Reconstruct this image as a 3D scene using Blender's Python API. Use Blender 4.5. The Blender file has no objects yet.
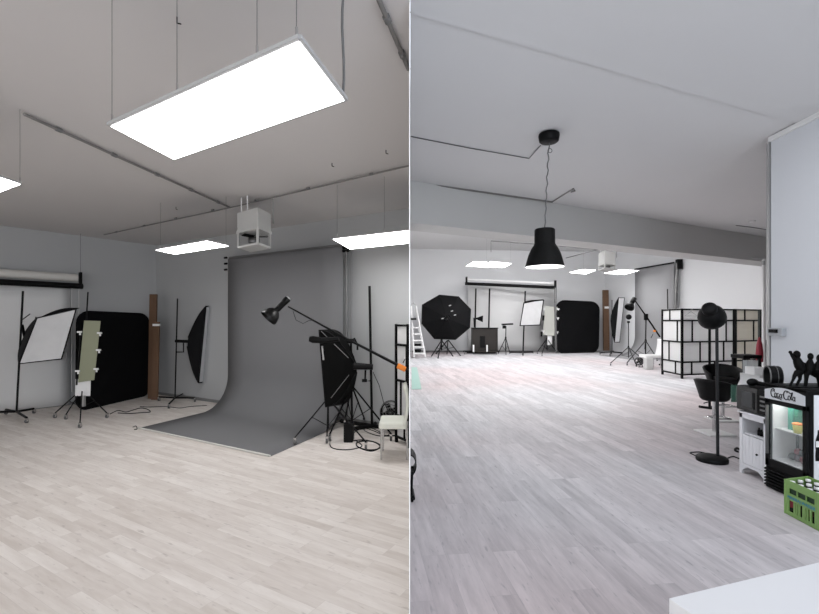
import bpy, math, random
from mathutils import Vector as V, Matrix
random.seed(7)
PI = math.pi
C = bpy.context.scene.collection
EYE = 1.45; F = 450.0; CX = 410.0; HZ = 321.0

# ---------- picture measurements to points of the room ----------
def at(px, py, d): return V(((px-CX)/F*d, d, EYE+(HZ-py)/F*d))
def fl(px, py, z=0.0):
    d = (EYE-z)*F/(py-HZ); return V(((px-CX)/F*d, d, z))
def cl(px, py, h):
    d = (h-EYE)*F/(HZ-py); return V(((px-CX)/F*d, d, h))

# ---------- materials ----------
def lin(c):
    c /= 255.0
    return c/12.92 if c <= .04045 else ((c+.055)/1.055)**2.4
def col(r, g=None, b=None):
    if g is None: g = b = r
    return (lin(r), lin(g), lin(b), 1)
MATS = {}
def mat(name, c, rough=.6, metal=0.0, noise=0.0, scale=8.0, emit=0.0, bump=0.0, trans=0.0, spec=.5):
    if name in MATS: return MATS[name]
    m = bpy.data.materials.new(name); m.use_nodes = True
    nt = m.node_tree; b = nt.nodes['Principled BSDF']
    b.inputs['Base Color'].default_value = c
    b.inputs['Roughness'].default_value = rough
    b.inputs['Metallic'].default_value = metal
    b.inputs['Specular IOR Level'].default_value = spec
    b.inputs['Transmission Weight'].default_value = trans
    if emit:
        b.inputs['Emission Color'].default_value = c
        b.inputs['Emission Strength'].default_value = emit
    if noise or bump:
        tc = nt.nodes.new('ShaderNodeTexCoord')
        n = nt.nodes.new('ShaderNodeTexNoise'); n.inputs['Scale'].default_value = scale
        n.inputs['Detail'].default_value = 4
        nt.links.new(tc.outputs['Object'], n.inputs['Vector'])
        if noise:
            r = nt.nodes.new('ShaderNodeMapRange')
            r.inputs['To Min'].default_value = 1-noise; r.inputs['To Max'].default_value = 1+noise
            nt.links.new(n.outputs['Fac'], r.inputs['Value'])
            x = nt.nodes.new('ShaderNodeVectorMath'); x.operation = 'SCALE'
            x.inputs[0].default_value = c[:3]
            nt.links.new(r.outputs['Result'], x.inputs['Scale'])
            nt.links.new(x.outputs['Vector'], b.inputs['Base Color'])
        if bump:
            bp = nt.nodes.new('ShaderNodeBump'); bp.inputs['Strength'].default_value = bump
            bp.inputs['Distance'].default_value = .01
            nt.links.new(n.outputs['Fac'], bp.inputs['Height'])
            nt.links.new(bp.outputs['Normal'], b.inputs['Normal'])
    MATS[name] = m
    return m

def floor_mat(name, c1, c2, gap, ang, pw=.19, pl=1.25, pink=None, bw=.3, gapw=.3, fmin=.35, fmax=.9):
    m = bpy.data.materials.new(name); m.use_nodes = True
    nt = m.node_tree; b = nt.nodes['Principled BSDF']; N = nt.nodes.new; L = nt.links.new
    tc = N('ShaderNodeTexCoord'); mp = N('ShaderNodeMapping')
    mp.inputs['Rotation'].default_value = (0, 0, ang)
    L(tc.outputs['Object'], mp.inputs['Vector'])
    br = N('ShaderNodeTexBrick')
    br.inputs['Color1'].default_value = (0,0,0,1); br.inputs['Color2'].default_value = (1,1,1,1)
    br.inputs['Mortar'].default_value = (.5,.5,.5,1)
    br.inputs['Scale'].default_value = 1; br.inputs['Mortar Size'].default_value = .0012
    br.inputs['Mortar Smooth'].default_value = 0.2
    br.inputs['Brick Width'].default_value = pl; br.inputs['Row Height'].default_value = pw
    br.offset = .37; br.offset_frequency = 3
    L(mp.outputs['Vector'], br.inputs['Vector'])
    st = N('ShaderNodeMapping'); st.inputs['Scale'].default_value = (1.6, 11, 1)
    L(mp.outputs['Vector'], st.inputs['Vector'])
    # shift grain per plank
    ad = N('ShaderNodeVectorMath'); ad.operation = 'ADD'
    L(st.outputs['Vector'], ad.inputs[0])
    sc = N('ShaderNodeVectorMath'); sc.operation = 'SCALE'; sc.inputs['Scale'].default_value = 37
    L(br.outputs['Color'], sc.inputs[0]); L(sc.outputs['Vector'], ad.inputs[1])
    n1 = N('ShaderNodeTexNoise'); n1.inputs['Scale'].default_value = 1.6; n1.inputs['Detail'].default_value = 6; n1.inputs['Roughness'].default_value = .65
    L(ad.outputs['Vector'], n1.inputs['Vector'])
    a1 = N('ShaderNodeMath'); a1.operation = 'MULTIPLY_ADD'; a1.inputs[1].default_value = bw
    L(br.outputs['Color'], a1.inputs[0])
    a2 = N('ShaderNodeMath'); a2.operation = 'MULTIPLY'; a2.inputs[1].default_value = 1.25-bw
    L(n1.outputs['Fac'], a2.inputs[0]); L(a2.outputs[0], a1.inputs[2])
    mr = N('ShaderNodeMapRange'); mr.inputs['From Min'].default_value = fmin; mr.inputs['From Max'].default_value = fmax
    L(a1.outputs[0], mr.inputs['Value'])
    mx = N('ShaderNodeMix'); mx.data_type = 'RGBA'
    mx.inputs['A'].default_value = c2; mx.inputs['B'].default_value = c1
    L(mr.outputs['Result'], mx.inputs['Factor'])
    out = mx.outputs['Result']
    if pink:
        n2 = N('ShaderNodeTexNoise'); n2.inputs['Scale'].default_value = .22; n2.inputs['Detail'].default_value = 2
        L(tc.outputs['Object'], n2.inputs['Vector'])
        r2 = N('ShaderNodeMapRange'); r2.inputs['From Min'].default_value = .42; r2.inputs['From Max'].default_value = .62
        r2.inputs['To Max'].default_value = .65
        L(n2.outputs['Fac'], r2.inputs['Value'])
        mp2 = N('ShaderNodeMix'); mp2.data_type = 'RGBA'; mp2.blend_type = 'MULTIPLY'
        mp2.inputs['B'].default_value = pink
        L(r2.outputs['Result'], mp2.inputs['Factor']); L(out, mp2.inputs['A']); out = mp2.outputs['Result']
    sp = N('ShaderNodeMapping'); sp.inputs['Scale'].default_value = (9, 38, 1)
    L(mp.outputs['Vector'], sp.inputs['Vector'])
    n3 = N('ShaderNodeTexNoise'); n3.inputs['Scale'].default_value = 1; n3.inputs['Detail'].default_value = 3
    L(sp.outputs['Vector'], n3.inputs['Vector'])
    r3 = N('ShaderNodeMapRange'); r3.inputs['From Min'].default_value = .62; r3.inputs['From Max'].default_value = .74; r3.inputs['To Max'].default_value = .5
    L(n3.outputs['Fac'], r3.inputs['Value'])
    ms = N('ShaderNodeMix'); ms.data_type = 'RGBA'; ms.inputs['B'].default_value = gap
    L(r3.outputs['Result'], ms.inputs['Factor']); L(out, ms.inputs['A']); out = ms.outputs['Result']
    mg = N('ShaderNodeMix'); mg.data_type = 'RGBA'; mg.inputs['B'].default_value = gap
    g = N('ShaderNodeMath'); g.operation = 'MULTIPLY'; g.inputs[1].default_value = gapw
    L(br.outputs['Fac'], g.inputs[0]); L(g.outputs[0], mg.inputs['Factor'])
    L(out, mg.inputs['A']); L(mg.outputs['Result'], b.inputs['Base Color'])
    b.inputs['Roughness'].default_value = .6
    b.inputs['Specular IOR Level'].default_value = .12
    bp = N('ShaderNodeBump'); bp.inputs['Strength'].default_value = .15; bp.inputs['Distance'].default_value = .004
    L(n1.outputs['Fac'], bp.inputs['Height']); L(bp.outputs['Normal'], b.inputs['Normal'])
    return m

M_wallL = mat('wall_paint_grey', col(172,173,174), .8, noise=.015, scale=1.2)
M_wallLC = mat('ceiling_paint_warm', col(206,203,202), .85, noise=.03, scale=.8)
M_wallR = mat('wall_paint_white', col(218,219,221), .8, noise=.015, scale=1.2)
M_ceilR = mat('ceiling_paint_white', col(214,214,214), .85, noise=.025, scale=.9)
M_beam = mat('beam_paint', col(196,196,194), .85, noise=.02, scale=1)
M_part = mat('partition_white', col(250), .6, emit=0)
M_black = mat('black_metal', col(8,8,9), .5, spec=.16)
M_blackm = mat('black_fabric', col(14,14,16), .85, noise=.25, scale=12, spec=.2)
M_popup = mat('popup_black_cloth', col(9,9,11), .9, noise=.2, scale=5, spec=.15)
M_chrome = mat('chrome', col(205), .18, 1.0)
M_steel = mat('grey_steel', col(120), .4, .8)
M_alu = mat('aluminium', col(175), .45, .6)
M_white = mat('white_plastic', col(232), .45)
M_whitef = mat('white_diffuser_cloth', col(226,226,228), .8, noise=.06, scale=3)
M_offw = mat('off_white_leather', col(226,228,218), .45)
M_rubber = mat('rubber', col(28), .8)
M_wire = mat('wire_grey', col(95), .5)
M_rail = mat('rail_grey', col(110), .55)
M_pipe = mat('conduit_grey', col(120,118,116), .55)
M_led = mat('led_diffuser', (1,1,1,1), .5, emit=6.3)
M_ledfar = mat('led_diffuser_far', (1,1,1,1), .5, emit=10.0)
M_ledback = mat('led_diffuser_back', (1,1,1,1), .5, emit=17.0)
M_ledside = mat('led_diffuser_side', (1,1,1,1), .5, emit=10.0)
M_ledframe = mat('led_frame', col(168), .5)
M_paper = mat('grey_seamless_paper', col(120,120,122), .85, noise=.03, scale=1.0, spec=.2)
M_paperw = mat('white_seamless_paper', col(222), .8)
M_tube = mat('paper_tube', col(205,203,198), .7)
M_wood = mat('brown_board', col(98,72,52), .7, noise=.2, scale=6)
M_olive = mat('olive_foil', col(142,145,122), .55, noise=.05, scale=6)
M_bottlew = mat('white_cap', col(235), .4)
M_green = mat('green_crate', col(126,162,92), .45)
M_blue = mat('blue_print', col(40,130,170), .5)
M_dgreen = mat('dark_green_label', col(16,50,28), .5)
M_bglass = mat('dark_bottle_glass', col(20,26,18), .15)
M_red = mat('dark_red', col(140,34,52), .5)
M_orange = mat('orange_sandbag', col(240,140,50), .6)
M_teal = mat('teal_mat', col(160,192,184), .8, noise=.05)
M_tealglass = mat('teal_pack', col(52,140,118), .4)
M_yellow = mat('yellow_tub', col(205,200,90), .5)
def cloth_mat(name, c):
    m = mat(name, c, .9); nt = m.node_tree; b = nt.nodes['Principled BSDF']
    t = nt.nodes.new('ShaderNodeBsdfTranslucent'); t.inputs['Color'].default_value = c
    x = nt.nodes.new('ShaderNodeMixShader'); x.inputs[0].default_value = .45
    nt.links.new(b.outputs[0], x.inputs[1]); nt.links.new(t.outputs[0], x.inputs[2])
    nt.links.new(x.outputs[0], nt.nodes['Material Output'].inputs['Surface']); return m
M_screenw = cloth_mat('screen_cloth', col(240))
M_screenc = cloth_mat('screen_cloth_cream', col(238,235,226))
M_cab = mat('white_cabinet', col(230,231,235), .5)
M_hdr = mat('fridge_header', col(205,208,212), .4)
M_leather = mat('black_leather', col(8,8,9), .45, noise=.1, spec=.18)
M_base = mat('baseboard_grey', col(120), .6)
M_counter = mat('counter_white', col(232,233,236), .45)
M_socket = mat('socket_grey', col(165,168,172), .4)
M_cart = mat('cart_brown', col(24,17,11), .6, noise=.3)
M_bulb = mat('bulb_glow', (1,.96,.9,1), .5, emit=9)
M_shadein = mat('shade_inner_white', col(235), .5)
def glass_mat(name, c, alpha):
    m = mat(name, c, .05); m.node_tree.nodes['Principled BSDF'].inputs['Alpha'].default_value = alpha
    return m
M_glass = glass_mat('clear_glass', col(225,235,235), .12)
M_acr = glass_mat('clear_acrylic', col(225,230,232), .35)
M_gglass = glass_mat('green_glass', col(80,130,112), .7)

# ---------- mesh helpers ----------
ORG = {}
def empty(name, loc, label=None, cat=None, group=None):
    o = bpy.data.objects.new(name, None); C.objects.link(o); o.empty_display_size = .1
    o.location = loc; ORG[o.name] = V(loc)
    return tag(o, label, cat, group)
def tag(o, label=None, cat=None, group=None, kind=None):
    if label: o['label'] = label
    if cat: o['category'] = cat
    if group: o['group'] = group
    if kind: o['kind'] = kind
    return o
class B:
    def __init__(s): s.v = []; s.f = []; s.sm = []
    def add(s, vs, fs, smooth=False):
        n = len(s.v); s.v += [V(x) for x in vs]
        s.f += [tuple(n+i for i in f) for f in fs]; s.sm += [smooth]*len(fs)
        return s
    def hexa(s, b4, t4):
        return s.add(list(b4)+list(t4), [(3,2,1,0),(4,5,6,7),(0,1,5,4),(1,2,6,5),(2,3,7,6),(3,0,4,7)])
    def box(s, x0, x1, y0, y1, z0, z1):
        q = [(x0,y0),(x1,y0),(x1,y1),(x0,y1)]
        return s.hexa([(a,b,z0) for a,b in q], [(a,b,z1) for a,b in q])
    def obox(s, c, ax, ay, az):      # centre and three half-axis vectors
        c, ax, ay, az = V(c), V(ax), V(ay), V(az)
        q = [(-1,-1),(1,-1),(1,1),(-1,1)]
        return s.hexa([c+ax*a+ay*b-az for a,b in q], [c+ax*a+ay*b+az for a,b in q])
    def slab(s, poly, z0, z1):       # polygon extruded upward
        n = len(poly)
        return s.prism([V((p[0],p[1],z0)) for p in poly], V((0,0,z1-z0)))
    def prism(s, poly, d):
        n = len(poly); d = V(d)
        vs = [V(p) for p in poly]+[V(p)+d for p in poly]
        fs = [tuple(range(n-1,-1,-1)), tuple(range(n,2*n))]+[(i,(i+1)%n,n+(i+1)%n,n+i) for i in range(n)]
        return s.add(vs, fs)
    def tube(s, pts, r, k=8, closed=False, cap=True):
        pts = [V(p) for p in pts]; n = len(pts)
        rs = r if isinstance(r, (list,tuple)) else [r]*n
        rings = []; ref = None
        for i in range(n):
            if closed: t = pts[(i+1)%n]-pts[i-1]
            else: t = pts[min(i+1,n-1)]-pts[max(i-1,0)]
            t.normalize()
            if ref is None:
                ref = V((0,0,1)) if abs(t.z) < .9 else V((1,0,0))
            a = ref-t*ref.dot(t)
            if a.length < 1e-5: a = t.orthogonal()
            a.normalize(); ref = a; b = t.cross(a)
            rings.append([pts[i]+(a*math.cos(2*PI*j/k)+b*math.sin(2*PI*j/k))*rs[i] for j in range(k)])
        vs = [p for g in rings for p in g]; fs = []
        m = n if closed else n-1
        for i in range(m):
            for j in range(k):
                i2 = (i+1)%n
                fs.append((i*k+j, i*k+(j+1)%k, i2*k+(j+1)%k, i2*k+j))
        s.add(vs, fs, True)
        if cap and not closed:
            s.add(rings[0], [tuple(range(k-1,-1,-1))]); s.add(rings[-1], [tuple(range(k))])
        return s
    def lathe(s, base, axis, prof, k=24, a0=0, a1=2*PI, ref=None):  # prof: (radius, distance along axis)
        axis = V(axis).normalized(); base = V(base)
        a = V(ref) if ref is not None else axis.orthogonal()
        a = (a-axis*a.dot(axis)).normalized(); b = axis.cross(a)
        full = abs(a1-a0-2*PI) < 1e-4; kk = k if full else k+1
        vs = []
        for r, h in prof:
            for j in range(kk):
                t = a0+(a1-a0)*j/k
                vs.append(base+axis*h+(a*math.cos(t)+b*math.sin(t))*r)
        fs = []
        for i in range(len(prof)-1):
            for j in range(k):
                j2 = (j+1)%kk
                fs.append((i*kk+j, i*kk+j2, (i+1)*kk+j2, (i+1)*kk+j))
        return s.add(vs, fs, True)
    def ball(s, c, r, k=14, sq=(1,1,1)):
        vs = []; fs = []; n = k//2; c = V(c)
        for i in range(n+1):
            for j in range(k):
                t = PI*i/n; p = 2*PI*j/k
                vs.append(c+V((r*sq[0]*math.sin(t)*math.cos(p), r*sq[1]*math.sin(t)*math.sin(p), r*sq[2]*math.cos(t))))
        for i in range(n):
            for j in range(k): fs.append((i*k+j,(i+1)*k+j,(i+1)*k+(j+1)%k,i*k+(j+1)%k))
        return s.add(vs, fs, True)
    def grid(s, fn, nu, nv, smooth=True):
        vs = [fn(i/nu, j/nv) for i in range(nu+1) for j in range(nv+1)]
        fs = [(i*(nv+1)+j, (i+1)*(nv+1)+j, (i+1)*(nv+1)+j+1, i*(nv+1)+j+1) for i in range(nu) for j in range(nv)]
        return s.add(vs, fs, smooth)
    def build(s, name, m, parent=None, bevel=0, solid=0):
        me = bpy.data.meshes.new(name)
        if parent is not None: o0 = ORG[parent.name]
        else:
            xs = [p.x for p in s.v]; ys = [p.y for p in s.v]; zs = [p.z for p in s.v]
            o0 = V(((min(xs)+max(xs))/2, (min(ys)+max(ys))/2, min(zs)))
        me.from_pydata([tuple(p-o0) for p in s.v], [], s.f)
        me.polygons.foreach_set('use_smooth', s.sm)
        me.materials.append(m); me.update()
        o = bpy.data.objects.new(name, me); C.objects.link(o)
        if parent is not None: o.parent = parent
        else: o.location = o0
        ORG[o.name] = o0
        if solid:
            d = o.modifiers.new('thickness', 'SOLIDIFY'); d.thickness = solid; d.offset = 0
        if bevel:
            d = o.modifiers.new('bevel', 'BEVEL'); d.width = bevel; d.segments = 2; d.limit_method = 'ANGLE'
        return o
def struct(name, b, m, **k):
    return tag(b.build(name, m, **k), kind='structure')

# =====================================================================
# SETTING: left room
# =====================================================================
HL = 2.95; HR = 3.42; HF = 4.8
cornL = fl(156, 394)
dL = (fl(0, 413.4)-cornL).normalized()           # along the left wall, towards the camera
dB = (fl(395, 428)-cornL).normalized()           # along the back wall, to the right
backEnd = cornL+dB*((-.004-cornL.x)/dB.x)
YR = -3.0
leftEnd = cornL+dL*((YR-cornL.y)/dL.y)
def wall(name, p0, p1, z0, z1, outward, m, th=.12):
    p0 = V((p0[0],p0[1],0)); p1 = V((p1[0],p1[1],0)); o = V((outward[0],outward[1],0)).normalized()*th
    return struct(name, B().slab([p0,p1,p1+o,p0+o], z0, z1), m)
nB = V((-dB.y, dB.x, 0)); nB = nB if nB.y > 0 else -nB
nL = V((-dL.y, dL.x, 0)); nL = nL if nL.x < 0 else -nL
bo_ = backEnd+nB*.12; backOut = bo_+dB*((-.004-bo_.x)/dB.x)
struct('wall_back_left_room', B().slab([cornL-dB*.1, backEnd, backOut, cornL-dB*.1+nB*.12], 0, HL), M_wallL)
wall('wall_left', cornL, leftEnd, 0, HL, nL, M_wallL)
struct('floor_left_room', B().slab([leftEnd+nL*.1, V((0,YR,0)), V((0,backEnd.y+.0,0)), V((0,backOut.y,0)), backOut, cornL+nB*.1+nL*.1], -.1, 0),
       floor_mat('whitewashed_planks', col(234,228,223), col(207,198,191), col(172,162,156), -math.atan2(dB.y, dB.x), .075, .5, bw=.32))
struct('ceiling_left_room', B().slab([leftEnd+nL*.1, V((-.004,YR,0)), V((-.004,backEnd.y,0)), backOut, cornL+nB*.1+nL*.1], HL, HL+.1), M_wallLC)
bb = B()
for a, b, n in ((cornL, backEnd, nB), (cornL, leftEnd, nL)):
    i = -n*.012; bb.slab([a, b, b+i, a+i], 0, .05)
struct('baseboard_left_room', bb, M_base)
# thin panel added to draw the white line between the two views, seen edge-on
struct('wall_added_partition', B().box(-.0036, .0004, 2.12, 21.2, 0, HF), M_part)
struct('wall_above_partition', B().box(-.0036, .0004, YR, 2.12, HL, HR), M_part)

# SETTING: right room
W = 3.85
bmA = cl(410, 180.4, HR); bmB = cl(768, 237.2, HR); dM = (bmB-bmA).normalized(); nM = V((-dM.y, dM.x, 0))
fA = fl(410, 352.2); fB = fl(605, 350.9)
w2A = fB; w2B = V((10.9, 12.5, 0)); w2d = (w2B-w2A).normalized(); w2C = w2A+w2d*((4.9-w2A.y)/w2d.y)
bmEnd = bmA+dM*((11.6-bmA.x)/dM.x)
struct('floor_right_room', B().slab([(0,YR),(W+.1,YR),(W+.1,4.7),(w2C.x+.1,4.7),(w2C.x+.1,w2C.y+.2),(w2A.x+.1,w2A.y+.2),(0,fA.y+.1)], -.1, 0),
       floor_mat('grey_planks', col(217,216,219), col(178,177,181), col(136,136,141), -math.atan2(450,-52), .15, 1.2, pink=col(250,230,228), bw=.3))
struct('ceiling_right_room', B().slab([(0.004,YR),(W,YR),(W,4.8),(w2C.x+.4,4.8),(bmEnd.x,bmEnd.y),(0.004,bmA.y)], HR, HR+.1), M_ceilR)
cf = bmA+nM*.4
struct('ceiling_far', B().slab([(0.004,bmA.y+.1),(bmEnd.x,bmEnd.y+.1),(w2A.x+.3,w2A.y+.3),(0.004,fA.y+.1)], HF, HF+.1), M_ceilR)
struct('trim_1', B().slab([bmA+V((.004,0,0)), bmEnd, bmEnd+nM*.5, bmA+nM*.5+V((.004,0,0))+dM*.25], 2.83, HF), M_beam)
wall('wall_far', (0.004, fA.y), (fB.x+.1, fB.y+.01), 0, HF, (0,1), M_wallR)
wall('wall_far_side', w2A, w2C, 0, HF, (1,.1), M_wallR)
struct('wall_right', B().box(W, W+.14, YR, 4.80, 0, HR), mat('wall_paint_cool', col(212,215,220), .8, noise=.015, scale=1.2))
struct('wall_right_return', B().box(W+.14, w2C.x, 4.70, 4.82, 0, HR), M_wallR)
struct('baseboard_far', B().box(.01, fB.x, fA.y-.05, fA.y-.02, 0, .08), M_base)
# shallow step in the near ceiling (a crack line) and white cable trunking on the wall top
cA = cl(410, 11.5, HR); cB = cl(795, 122, HR)
dC = (cB-cA).normalized(); nC = V((-dC.y, dC.x, 0))
struct('trim_2', B().slab([(0.004, YR), (W, YR), (W, cB.y+.03), (cB.x,cB.y), (0.004, cA.y)], HR-.012, HR-.0005), M_ceilR)
struct('trim_3', B().box(W-.03, W, YR, 4.80, HR-.06, HR-.012), M_white)
crk = B()
for a, b in ((0,.13),(.155,.2),(.3,.38),(.4,.42),(.52,.6),(.68,.78),(.82,.86),(.95,.97)):
    p = cA.lerp(cB, a); q = cA.lerp(cB, b); z = V((0,0,-.004))
    crk.tube([p+z, q+z], .0035, 4)
struct('trim_4', crk, M_rail)
# rear wall with its big windows (behind the camera)
wz0, wz1 = .7, 2.6
rw = B(); wins = [(-9.6,-6.8),(-5.8,-3.0),(-2.4,-.4),(.5,3.3)]
xs = [leftEnd.x-.1]+[v for w in wins for v in w]+[W+.14]
for i in range(0, len(xs), 2): rw.box(xs[i], xs[i+1], YR-.12, YR, 0, HR)
for a, b in wins: rw.box(a, b, YR-.12, YR, 0, wz0); rw.box(a, b, YR-.12, YR, wz1, HR)
struct('wall_rear', rw, M_wallR)
for i, (a, b) in enumerate(wins):
    f = B(); y0, y1 = YR-.09, YR-.04
    f.box(a,b,y0,y1,wz0,wz0+.06); f.box(a,b,y0,y1,wz1-.06,wz1); f.box(a,a+.06,y0,y1,wz0+.06,wz1-.06); f.box(b-.06,b,y0,y1,wz0+.06,wz1-.06)
    m_ = (a+b)/2; f.box(m_-.03,m_+.03,y0,y1,wz0+.06,wz1-.06)
    w_ = struct('window_%d' % (i+1), f, M_white)
    B().box(a+.06,b-.06,YR-.07,YR-.06,wz0+.06,wz1-.06).build('pane', M_glass, w_)

# =====================================================================
# helpers for studio gear
# =====================================================================
def caster(p, parent, r=.028, m=None):
    p = V(p)
    c = B().lathe(p+V((-.011,0,r)), (1,0,0), [(0.001,0),(r*.55,0),(r*.6,-.002),(r,.0),(r,.022),(r*.6,.024),(0.001,.022)], 14)
    w = c.build('caster', mat('caster_grey', col(92), .4), parent)
    B().obox(p+V((0,0,r*1.7)), (.015,0,0), (0,r*.55,0), (0,0,r*.9)).build('caster_fork', M_chrome, parent)
    return w
def stand(name, label, cat, base, top, legs, hub=.35, pr=.013, group=None, wheels=True, mpole=None, lr=.011, flat=False, wr=.028, foot=0):
    """legs: floor points; sloping from hub height or flat near the floor"""
    base = V(base); r = empty(name, (base.x, base.y, 0), label, cat, group)
    lo = V((base.x, base.y, (.06 if wheels else .01) if flat else .12))
    B().tube([lo, V(top)], pr, 8).build('pole', mpole or M_black, r)
    h = lo.lerp(V(top), hub/max(.1, top[2]))
    if not flat:
        B().tube([h-V((0,0,.04)), h+V((0,0,.04))], pr*1.8, 8).build('collar', M_black, r)
    for q in legs:
        q = V(q); q.z = wr*2.6 if wheels else .012
        g = B()
        zf_ = .075 if wheels else lr*1.35+.002
        if flat: g.tube([V((base.x,base.y,zf_)), V((q.x,q.y,zf_))], lr*1.35, 6)
        else:
            g.tube([h, q], lr, 6)
            mid = h.lerp(q, .5); low = V((base.x,base.y,.15)); g.tube([low, mid], lr*.5, 5)
        lg = g.build('leg', M_black, r)
        if wheels: caster(V((q.x,q.y,0)), lg, wr)
    return r
def softbox(root, hub, cor, bulge=.1, nfront='diffuser', mfront=None, rim=.008, msh=None, ribs=True, shell='shell', lip=0):
    hub = V(hub); cor = [V(c) for c in cor]; cen = sum(cor, V())/len(cor); n = len(cor)
    sh = B()
    for i in range(n):
        a, b = cor[i], cor[(i+1)%n]
        def fn(u, v, a=a, b=b):
            e = a.lerp(b, v); o = (e-cen)
            return e.lerp(hub+o*.12, u)+o*bulge*math.sin(PI*u)*2
        sh.grid(fn, 8, 3)
    s = sh.build(shell, msh or M_blackm, root)
    if ribs:
        for c in cor:
            o = c-cen
            B().tube([c.lerp(hub+o*.12, t/8)+o*bulge*math.sin(PI*t/8)*2.02 for t in range(9)], rim*.8, 5).build('rib', M_steel if rim < .006 else M_black, s)
    B().prism([cen+(c-cen)*.97+(cen-hub).normalized()*.004 for c in cor], (cen-hub).normalized()*.006).build(nfront, mfront or M_whitef, root)
    B().tube(cor, rim, 6, closed=True).build('rim', M_black, root)
    return s
def clampb(c, parent, s=.02, name='clamp'):
    return B().obox(c, (s*1.3,0,0), (0,s*.6,0), (0,0,s*.55)).obox(V(c)+V((s*.4,0,-s)), (s*.35,0,0), (0,s*.4,0), (0,0,s)).build(name, M_white, parent)

# =====================================================================
# LEFT ROOM: ceiling
# =====================================================================
def panel_light(name, label, cor, m, th=.004, fr=.02, wires=(), group=None, H=HL, wm=None):
    cor = [V(c) for c in cor]; cen = sum(cor, V())/4
    r = empty(name, cen, label, 'ceiling light', group)
    u = (cor[1]-cor[0]).normalized(); w = (cor[3]-cor[0]).normalized()
    inner = [c+(u if i in (0,3) else -u)*0+V((0,0,-.003)) for i, c in enumerate(cor)]
    B().prism(inner, (0,0,.004)).build('diffuser', m, r)
    # frame: four edge bars outside the glowing sheet
    f = B()
    for i in range(4):
        a, b = cor[i], cor[(i+1)%4]; o = ((a+b)/2-cen); o = (o-(b-a).normalized()*o.dot((b-a).normalized())).normalized()
        e = (b-a).normalized()*fr*.6
        f.hexa([a-e, b+e, b+e+o*fr, a-e+o*fr], [q+V((0,0,th+.01)) for q in (a-e, b+e, b+e+o*fr, a-e+o*fr)])
    f.prism([c+V((0,0,th)) for c in cor], (0,0,.01))
    f.build('frame', M_ledframe, r)
    for p in wires:
        p = V(p); B().tube([p+V((0,0,.015)), V((p.x,p.y,H))], .0016, 4).build('suspension_wire', wm or M_wire, r)
        B().tube([p+V((0,0,.01)), p+V((0,0,.05))], .005, 6).build('wire_clip', M_chrome, r)
    return r
# large panel near the camera: parallelogram through its four corners
dirs = [V(((x-CX)/F, 1, (HZ-y)/F)) for x, y in ((111,126),(299,41),(344,100),(174,159))]
Mx = Matrix((( -dirs[1].x, dirs[2].x, -dirs[3].x), (-dirs[1].y, dirs[2].y, -dirs[3].y), (-dirs[1].z, dirs[2].z, -dirs[3].z)))
tb, tc_, td = Mx.inverted() @ (-dirs[0])
s0 = 2.05
P1 = [dirs[0]*s0, dirs[1]*s0*tb, dirs[2]*s0*tc_, dirs[3]*s0*td]
P1 = [p+V((0,0,EYE)) for p in P1]
def on(a, b, px):      # point of segment a-b that stands at column px
    lo, hi = 0, 1
    f = lambda t: CX+F*a.lerp(b,t).x/a.lerp(b,t).y
    up = f(1) > f(0)
    for _ in range(40):
        m = (lo+hi)/2
        if (f(m) < px) == up: lo = m
        else: hi = m
    return a.lerp(b, lo)
pl = panel_light('ceiling_panel_light', 'large slanted white LED panel hanging near the camera on thin wires', P1, M_led, fr=.014,
            wires=[on(P1[0],P1[1],112), on(P1[0],P1[1],177), on(P1[0],P1[1],257), on(P1[0],P1[1],296.5)])
pc = on(P1[1], P1[2], 343)
B().tube([pc+V((math.sin(i*1.1)*.004, 0, .01+i*(HL-pc.z-.01)/8)) for i in range(9)], .0055, 6).build('power_cord', M_wire, pl)
zl = 2.36
def quadpts(pts, z): return [cl(x, y, z) for x, y in pts]
P2 = quadpts([(156,250),(207,241),(228,246),(175,254)], zl)
panel_light('ceiling_panel_light', 'small LED panel glowing beside the ceiling heater, seen as a flat sliver', P2, M_ledback, fr=.008,
            wires=[P2[1].lerp(P2[2],.9), P2[0].lerp(P2[1],.1)], group=None)
P3 = quadpts([(333,239),(408.6,230.5),(408.6,243),(350,249)], zl)
panel_light('ceiling_panel_light', 'long LED panel glowing above the right end of the grey backdrop', P3, M_ledside, fr=.006,
            wires=[P3[0].lerp(P3[1],.06), P3[0].lerp(P3[1],.7)])
P4 = [cl(x, y, 2.42) for x, y in ((-40,164),(20,184),(-14,197),(-75,176))]
panel_light('ceiling_panel_light', 'LED panel whose pointed corner shows at the far left edge', P4, M_ledback, fr=.006, wires=[P4[1]])
def rod(name, label, pts, r, m=M_pipe, cat='conduit', clips=0):
    o = B().tube(pts, r, 8).build(name, m); tag(o, label, cat)
    pts = [V(p) for p in pts]
    for i in range(clips):
        t = (i+.5)/clips; p = pts[0].lerp(pts[-1], t); d = (pts[-1]-pts[0]).normalized()
        B().tube([p-d*.02, p+d*.02], r*1.5, 8).build('clip', M_rail, o)
    return o
dz = V((0,0,-.022))
rod('ceiling_conduit', 'thick grey conduit running over the ceiling to the heater', [cl(24,111,HL)+dz, cl(230,206,HL)+dz], .012, clips=5)
rod('ceiling_conduit', 'thin grey conduit crossing the ceiling above the backdrop', [cl(104,233.5,HL)+dz, cl(230,206,HL)+dz, cl(408.5,163.5,HL)+dz], .009, clips=7)
rod('ceiling_conduit', 'thick grey pipe at the upper right corner of the left room', [cl(378,-6,HL)+dz*.8, cl(408.4,66,HL)+dz*.8], .013, clips=2)
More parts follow.
